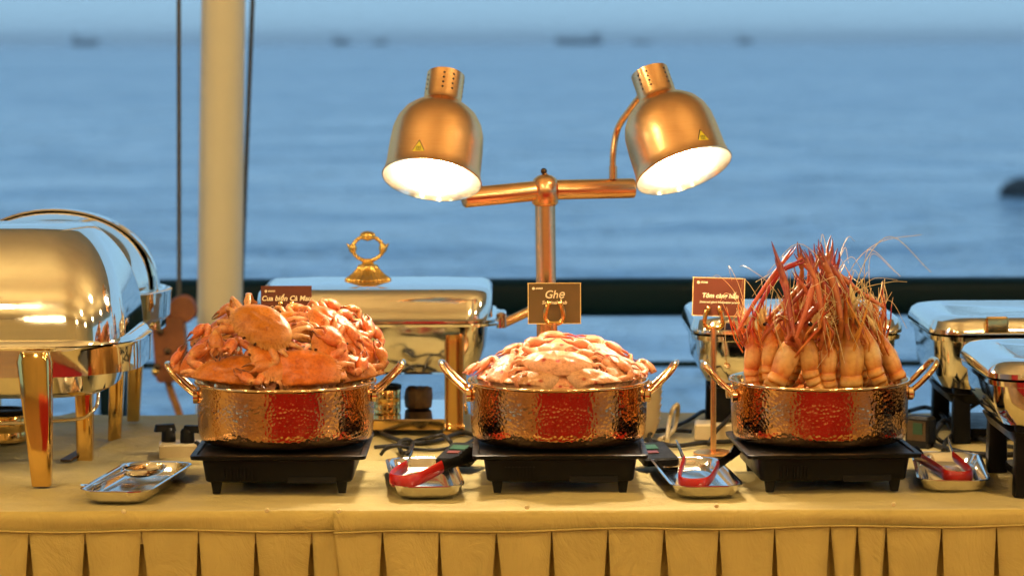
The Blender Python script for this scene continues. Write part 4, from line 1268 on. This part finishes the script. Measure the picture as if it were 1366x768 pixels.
# ---------------------------------------------------------------- prawns
def prawn_mesh(seed, claw_len=1.0):
    """head up +Z, belly towards -Y; metres; one skin"""
    rnd = random.Random(seed)
    wob = lambda a: rnd.uniform(-a, a)
    m = MB()
    O1, O2, Y1 = (.78, .27, .05), (.60, .10, .025), (.90, .58, .24)
    RED, DRK, CRM = (.40, .045, .022), (.14, .016, .02), (.92, .68, .32)
    CL = .078                              # carapace length
    pale = rnd.uniform(.55, 1.0)
    NA, NQ = 28, 22
    prof = (.76, .88, .94, .98, 1.0, 1.0, .97, .92, .85, .76, .66, .55, .43, .28)
    V, Cc, Fc = [], [], []
    for i in range(NQ + 1):
        q = i / NQ
        fi = q * 13; i0 = min(12, int(fi)); r0 = prof[i0] + (prof[i0 + 1] - prof[i0]) * (fi - i0)
        for j in range(NA):
            a = 2 * pi * j / NA
            # the neck groove bows round each side; a fold marks the gill cover
            g1 = math.exp(-((q - .60 - .10 * sin(a)) / .028) ** 2)
            g2 = math.exp(-((abs(cos(a)) - .80 - .12 * q) / .05) ** 2) * (1 if .08 < q < .6 else 0)
            nn = noise.noise(Vector((cos(a) * 1.6, sin(a) * 1.6, q * 5 + seed)))
            r_ = .0150 * r0 * (1 - .055 * g1 - .03 * g2 + .03 * nn) * (1 + .07 * max(0, sin(a)))
            V.append((r_ * cos(a) * .94, .005 * sin(q * 3) + r_ * sin(a), CL * q))
            c0 = lerp3(O2, O1, min(1, q * 7)) if q < .62 else lerp3(O1, O2, min(1, (q - .62) * 3.2))
            c0 = lerp3(c0, Y1, pale * math.exp(-((q - .36) / .20) ** 2) * (.55 + .45 * abs(cos(a))))
            c0 = lerp3(c0, O2, min(.8, .55 * g1 + .35 * g2 + max(0, nn) * .5))
            Cc.append(c0)
    for i in range(NQ):
        for j in range(NA):
            k = (j + 1) % NA
            Fc.append((i * NA + j, i * NA + k, (i + 1) * NA + k, (i + 1) * NA + j))
    Fc += [tuple(range(NA - 1, -1, -1)), tuple(NQ * NA + j for j in range(NA))]
    m.add(V, Fc, Cc)
    # abdomen: overlapping rings curling back under
    p = Vector((0, 0, .005)); ang = 0
    for k in range(6):
        d = Vector((0, sin(ang), -cos(ang)))
        r_ = .0130 * (1 - .06 * k)
        q = p + d * .0125
        m.tube([p - d * .001, p + d * .003, p + d * .009, q, q + d * .002], [r_ * .86, r_ * 1.0, r_ * 1.05, r_ * 1.03, r_ * .86], 16, up=(0, 1, 0), cols=[O2, O1, lerp3(O1, Y1, .5), O1, O2])
        p = q; ang += .12 if k < 2 else .42
    for s in (-1, 0, 1):                  # tail fan
        m.tube([p, p + Vector((s * .010, .008, -.012)), p + Vector((s * .016, .014, -.024))], [(.004, .002), (.007, .0015), (.003, .001)], 8, cols=[O1, O2, RED])
    # rostrum, toothed
    n = 9
    m.tube([(0, .006 + .004 * (k / n) ** 2, CL - .010 + .046 * k / n) for k in range(n + 1)], [(.0014 * (1 - .7 * k / n), .0046 * (1 - .85 * k / n) * (1.2 if k % 2 else .8)) for k in range(n + 1)], 6, up=(0, 1, 0), cols=[O2] * 4 + [RED] * (n - 3))
    for s in (-1, 1):                     # eyes
        m.cc = (.02, .008, .006); m.sphere((s * .0095, -.003, CL + .002), .0034, 8, 6)
    for s in (-1, 1):                     # antennal scales, palps and a brush of fine whiskers
        m.tube([(s * .006, -.004, CL - .008), (s * .011, -.007, CL + .012), (s * .009, -.008, CL + .032)], [(.003, .0015), (.0050, .001), (.0008, .0006)], 6, cols=[O1, Y1, CRM])
        m.tube([(s * .003, -.010, CL - .012), (s * .005, -.015, CL + .004), (s * (.004 + wob(.004)), -.016, CL + .024)], [.0028, .0022, .0008], 6, cols=[O1, O2, RED])
        for k in range(6):
            a = Vector((s * (.002 + .0012 * k), -.007, CL - .006))
            t_ = a + Vector((s * (.003 + .003 * k + wob(.005)), -.006 - wob(.006), .020 + wob(.006)))
            t2 = a + Vector((s * (.005 + .006 * k + wob(.010)), -.008 - wob(.012), .040 + wob(.014)))
            c_ = curve([a, t_, t2], 6)
            m.tube(c_, [.00085 * (1 - .6 * i / len(c_)) for i in range(len(c_))], 5, cols=[lerp3(O1, CRM, min(1, i / 2)) for i in range(len(c_))])
    for s in (-1, 1):                      # long antennae
        for k in range(1 + (seed + (s > 0)) % 2):
            L = rnd.uniform(.06, .12)
            dx, dy = s * rnd.uniform(.005, .08), rnd.uniform(-.06, .02)
            a = Vector((s * .004, -.002, CL + .002))
            c_ = curve([a, a + Vector((dx * .3, dy * .4, L * .55)), a + Vector((dx * .8, dy, L * .85)), a + Vector((dx * 1.5, dy * 1.2, L * rnd.uniform(.4, .95)))], 15)
            m.tube(c_, [.00055 * (1 - .5 * i / len(c_)) for i in range(len(c_))], 5, cols=[lerp3(O1, CRM, min(1, i / 4)) for i in range(len(c_))])
    for k in range(3):                     # feelers drooping forward over the shell
        s = rnd.choice((-1, 1)); a = Vector((s * .004, -.006, CL))
        dx = s * rnd.uniform(.004, .045)
        c_ = curve([a, a + Vector((dx * .5, -.018, rnd.uniform(.012, .035))), a + Vector((dx, -.028, rnd.uniform(-.01, .02))), a + Vector((dx * 1.3, -.026, -rnd.uniform(.02, .055)))], 15)
        m.tube(c_, [.0005 * (1 - .4 * i / len(c_)) for i in range(len(c_))], 5, cols=[lerp3(O1, CRM, min(1, i / 4)) for i in range(len(c_))])
    # walking legs, folded upward
    for s in (-1, 1):
        for k in range(3):
            a = Vector((s * .010, -.010, .034 + .011 * k))
            b = a + Vector((s * (.011 + wob(.006)), -.008 + wob(.006), .020 + wob(.008)))
            c_ = b + Vector((s * wob(.014), wob(.01), .032 + wob(.012)))
            cl = rnd.choice((O1, O2, RED))
            m.tube([a, a.lerp(b, .5), b, b.lerp(c_, .5), c_, c_ + Vector((wob(.010), wob(.008), .016))], [.0015, .0018, .0013, .0015, .0010, .0004], 6, cols=[O1, cl, O1, cl, cl, CRM])
    return m
def claw_mesh(m, pts, seed):
    """the long red claws are posed in place: pts = shoulder, elbow, wrist, tip (object space)"""
    rnd = random.Random(seed * 7 + 3)
    RED, DRK, ORG = (.46, .050, .028), (.17, .018, .022), (.64, .19, .06)
    a, b, c_, d = [Vector(p) for p in pts]
    base = lerp3(RED, rnd.choice((DRK, ORG, ORG, DRK)), rnd.uniform(.1, .75))
    f = rnd.uniform(.72, 1.0)
    def seg(p, q, r0, r1, c0, c1):
        N = 9
        bend = Vector((rnd.uniform(-1, 1), rnd.uniform(-1, 1), 0)) * (q - p).length * .035
        P = [p.lerp(q, i / (N - 1)) + bend * sin(pi * i / (N - 1)) for i in range(N)]
        sh_ = (.70, .92, 1.0, .97, .94, .97, 1.02, .98, .72)
        m.tube(P, [f * (r0 + (r1 - r0) * i / (N - 1)) * sh_[i] * (1 + rnd.uniform(-.05, .05)) for i in range(N)], 9, cols=[lerp3(lerp3(c0, c1, i / (N - 1)), ORG, .5 if i in (0, N - 1) else rnd.uniform(0, .15)) for i in range(N)])
    seg(a, b, .0032, .0048, ORG, base)
    seg(b, c_, .0044, .0052, base, base)
    w = c_.lerp(d, .5)
    seg(c_, w, .0046, .0054, base, lerp3(base, DRK, .35))
    ax = (d - c_).normalized(); sd = ax.cross(Vector((.2, 1, .1))).normalized()
    for s in (-1, 1):
        fg = curve([w - ax * .003 + sd * s * .0018, w.lerp(d, .5) + sd * s * .0034, d + sd * s * .0012 + ax * (.004 if s > 0 else 0)], 6)
        m.tube(fg, [.0030 * f * (1 - .8 * i / (len(fg) - 1)) for i in range(len(fg))], 7, cols=[lerp3(lerp3(base, DRK, .3), DRK, i / (len(fg) - 1)) for i in range(len(fg))])
G3 = 'prawns standing in the right pot'
PW = [ # u, v of the head joint, y, lean (x), toward camera lean, spin, scale, claws [(elbow uvy, tip uvy)...], label
 (998, 500, 4.47, -.05, .18, .3, .90, [((985, 440, 4.47), (1043, 352, 4.50), (1060, 330, 4.51))], 'leftmost prawn of the pot, whiskers spread to the left'),
 (1022, 500, 4.44, -.05, .20, -.2, .98, [((1040, 425, 4.46), (1075, 385, 4.48), (1088, 372, 4.49))], 'second prawn from the left at the pot rim'),
 (1036, 503, 4.41, .56, .16, .2, 1.10, [((1062, 450, 4.43), (1085, 380, 4.46), (1083, 340, 4.48))], 'pale prawn leaning right at the front rim'),
 (1080, 505, 4.405, -.26, .18, .0, 1.04, [((1060, 445, 4.43), (1048, 375, 4.47), (1030, 325, 4.49))], 'upright prawn left of the pot centre'),
 (1105, 507, 4.405, -.05, .16, .1, .98, [((1100, 440, 4.43), (1088, 372, 4.46), (1068, 332, 4.48))], 'short prawn with a pale shell at the pot centre'),
 (1137, 505, 4.405, -.06, .20, -.1, 1.22, [((1122, 425, 4.43), (1108, 365, 4.46), (1092, 335, 4.47)), ((1128, 430, 4.45), (1102, 358, 4.48), (1109, 318, 4.50))], 'largest prawn, right of the pot centre'),
 (1170, 505, 4.42, -.34, .16, .1, 1.08, [((1150, 440, 4.46), (1120, 372, 4.49), (1100, 345, 4.50))], 'prawn leaning left, third from the right rim'),
 (1200, 502, 4.46, -.52, .14, -.3, 1.06, [((1180, 410, 4.50), (1120, 366, 4.52), (1104, 358, 4.53))], 'orange prawn leaning inward at the right rim'),
 (1178, 495, 4.49, -.26, .10, .4, 1.0, [((1150, 440, 4.52), (1105, 400, 4.53), (1095, 385, 4.53))], 'prawn half hidden behind the right rim pair'),
 (1060, 492, 4.50, .10, .12, 2.0, 1.0, [((1068, 430, 4.52), (1085, 370, 4.53), (1095, 330, 4.54)), ((1060, 420, 4.52), (1070, 360, 4.53), (1065, 325, 4.53))], 'prawn in the second row behind the pale leaning one'),
 (1092, 490, 4.52, .02, .10, 1.0, 1.05, [((1095, 430, 4.53), (1100, 360, 4.54), (1093, 322, 4.54)), ((1085, 420, 4.53), (1080, 360, 4.54), (1062, 340, 4.55))], 'prawn in the second row behind the pot centre'),
 (1125, 490, 4.52, -.10, .10, 2.6, 1.05, [((1115, 425, 4.53), (1096, 360, 4.54), (1088, 328, 4.55)), ((1130, 430, 4.53), (1112, 372, 4.55), (1118, 335, 4.55))], 'prawn in the second row behind the largest one'),
 (1150, 488, 4.55, -.2, .05, 3.0, 1.0, [((1140, 430, 4.56), (1108, 375, 4.57), (1098, 350, 4.57))], 'prawn in the back row toward the right'),
 (1035, 488, 4.54, .16, .05, 2.5, 1.0, [((1048, 430, 4.55), (1078, 380, 4.56), (1090, 355, 4.56))], 'prawn in the back row toward the left'),
 (1108, 484, 4.60, 0, -.05, 3.1, 1.0, [((1110, 420, 4.60), (1105, 365, 4.59), (1111, 330, 4.59)), ((1098, 420, 4.60), (1090, 370, 4.59), (1080, 335, 4.59))], 'prawn in the back row behind the claw bundle'),
 (1075, 484, 4.60, .05, -.05, 2.8, 1.0, [((1080, 420, 4.60), (1088, 365, 4.59), (1074, 335, 4.59))], 'prawn in the back row, left of the claw bundle'),
 (1010, 492, 4.56, .1, 0, 1.6, .92, [((1020, 430, 4.56), (1060, 390, 4.57), (1075, 375, 4.57))], 'small prawn behind the leftmost pair'),
 (1186, 490, 4.56, -.3, 0, 1.9, .92, [((1170, 440, 4.57), (1130, 400, 4.57), (1112, 380, 4.57))], 'small prawn behind the orange one at the right rim'),
]
for i, (u, v, y, lx_, ly_, spin, scl, claws, lab) in enumerate(PW):
    y = max(y + .035, 4.452); ly_ = -.05 + .25 * (y - 4.46)
    scl *= 1 + .13 * sin(i * 4.1)
    pos = at(u, v - 6 - 6 * sin(i * 2.3), y)
    pos.x = PC[3].x + (pos.x - PC[3].x) * .96
    up = Vector((lx_ * 1.1, ly_, 1)).normalized()
    rot = up.to_track_quat('Z', 'Y').to_matrix().to_4x4() @ Matrix.Rotation(math.atan2(-(PC[3].x - pos.x), max(.03, PC[3].y - pos.y)) * .9 + spin * .2, 4, 'Z')
    Mx = Matrix.Translation(pos) @ rot @ Matrix.Diagonal((scl, scl, scl, 1))
    m = prawn_mesh(40 + i)
    inv = Mx.inverted()
    sh = Vector((0, -.012, .046))
    if len(claws) == 1 and i not in (7,):
        (eu, ev, ey), (wu, wv, wy), (tu, tv, ty) = claws[0]
        rr = random.Random(i + 70)
        claws = claws + [((eu + rr.uniform(-16, 16), ev + rr.uniform(-4, 10), ey + .01), (wu + rr.uniform(-22, 22), wv + rr.uniform(5, 34), wy + .012), (tu + rr.uniform(-24, 24), tv + rr.uniform(8, 36), ty + .012))]
    for j, (el, wr, tp) in enumerate(claws):
        claw_mesh(m, [sh + Vector((.006 * (1 if j else -1), 0, 0)), inv @ at(el[0], el[1], el[2] - .015), inv @ at(wr[0], wr[1], wr[2] - .03), inv @ at(tp[0], tp[1], tp[2] - .03)], i * 3 + j)
    o = m.build('giant_prawn', 'prawn_shell', smooth=60)
    o.data = keep_inside(o.data, Mx, PC[3])
    o.matrix_world = Mx
    tag(o, lab, 'prawn', G3)

# ---------------------------------------------------------------- sea air
t = NT('sea_haze')
t.n.remove(t.b)
vol = t.n.new('ShaderNodeVolumePrincipled')
vol.inputs['Color'].default_value = (.86, .92, 1.0, 1)
vol.inputs['Density'].default_value = 0.00011
vol.inputs['Anisotropy'].default_value = 0.0
t.l.new(vol.outputs[0], t.n['Material Output'].inputs['Volume'])
m = MB(); m.box((0, 7500, 15.5), (18400, 15300, 43))
o = m.build('haze', 'sea_haze', smooth=0); tag(o, kind='stuff')
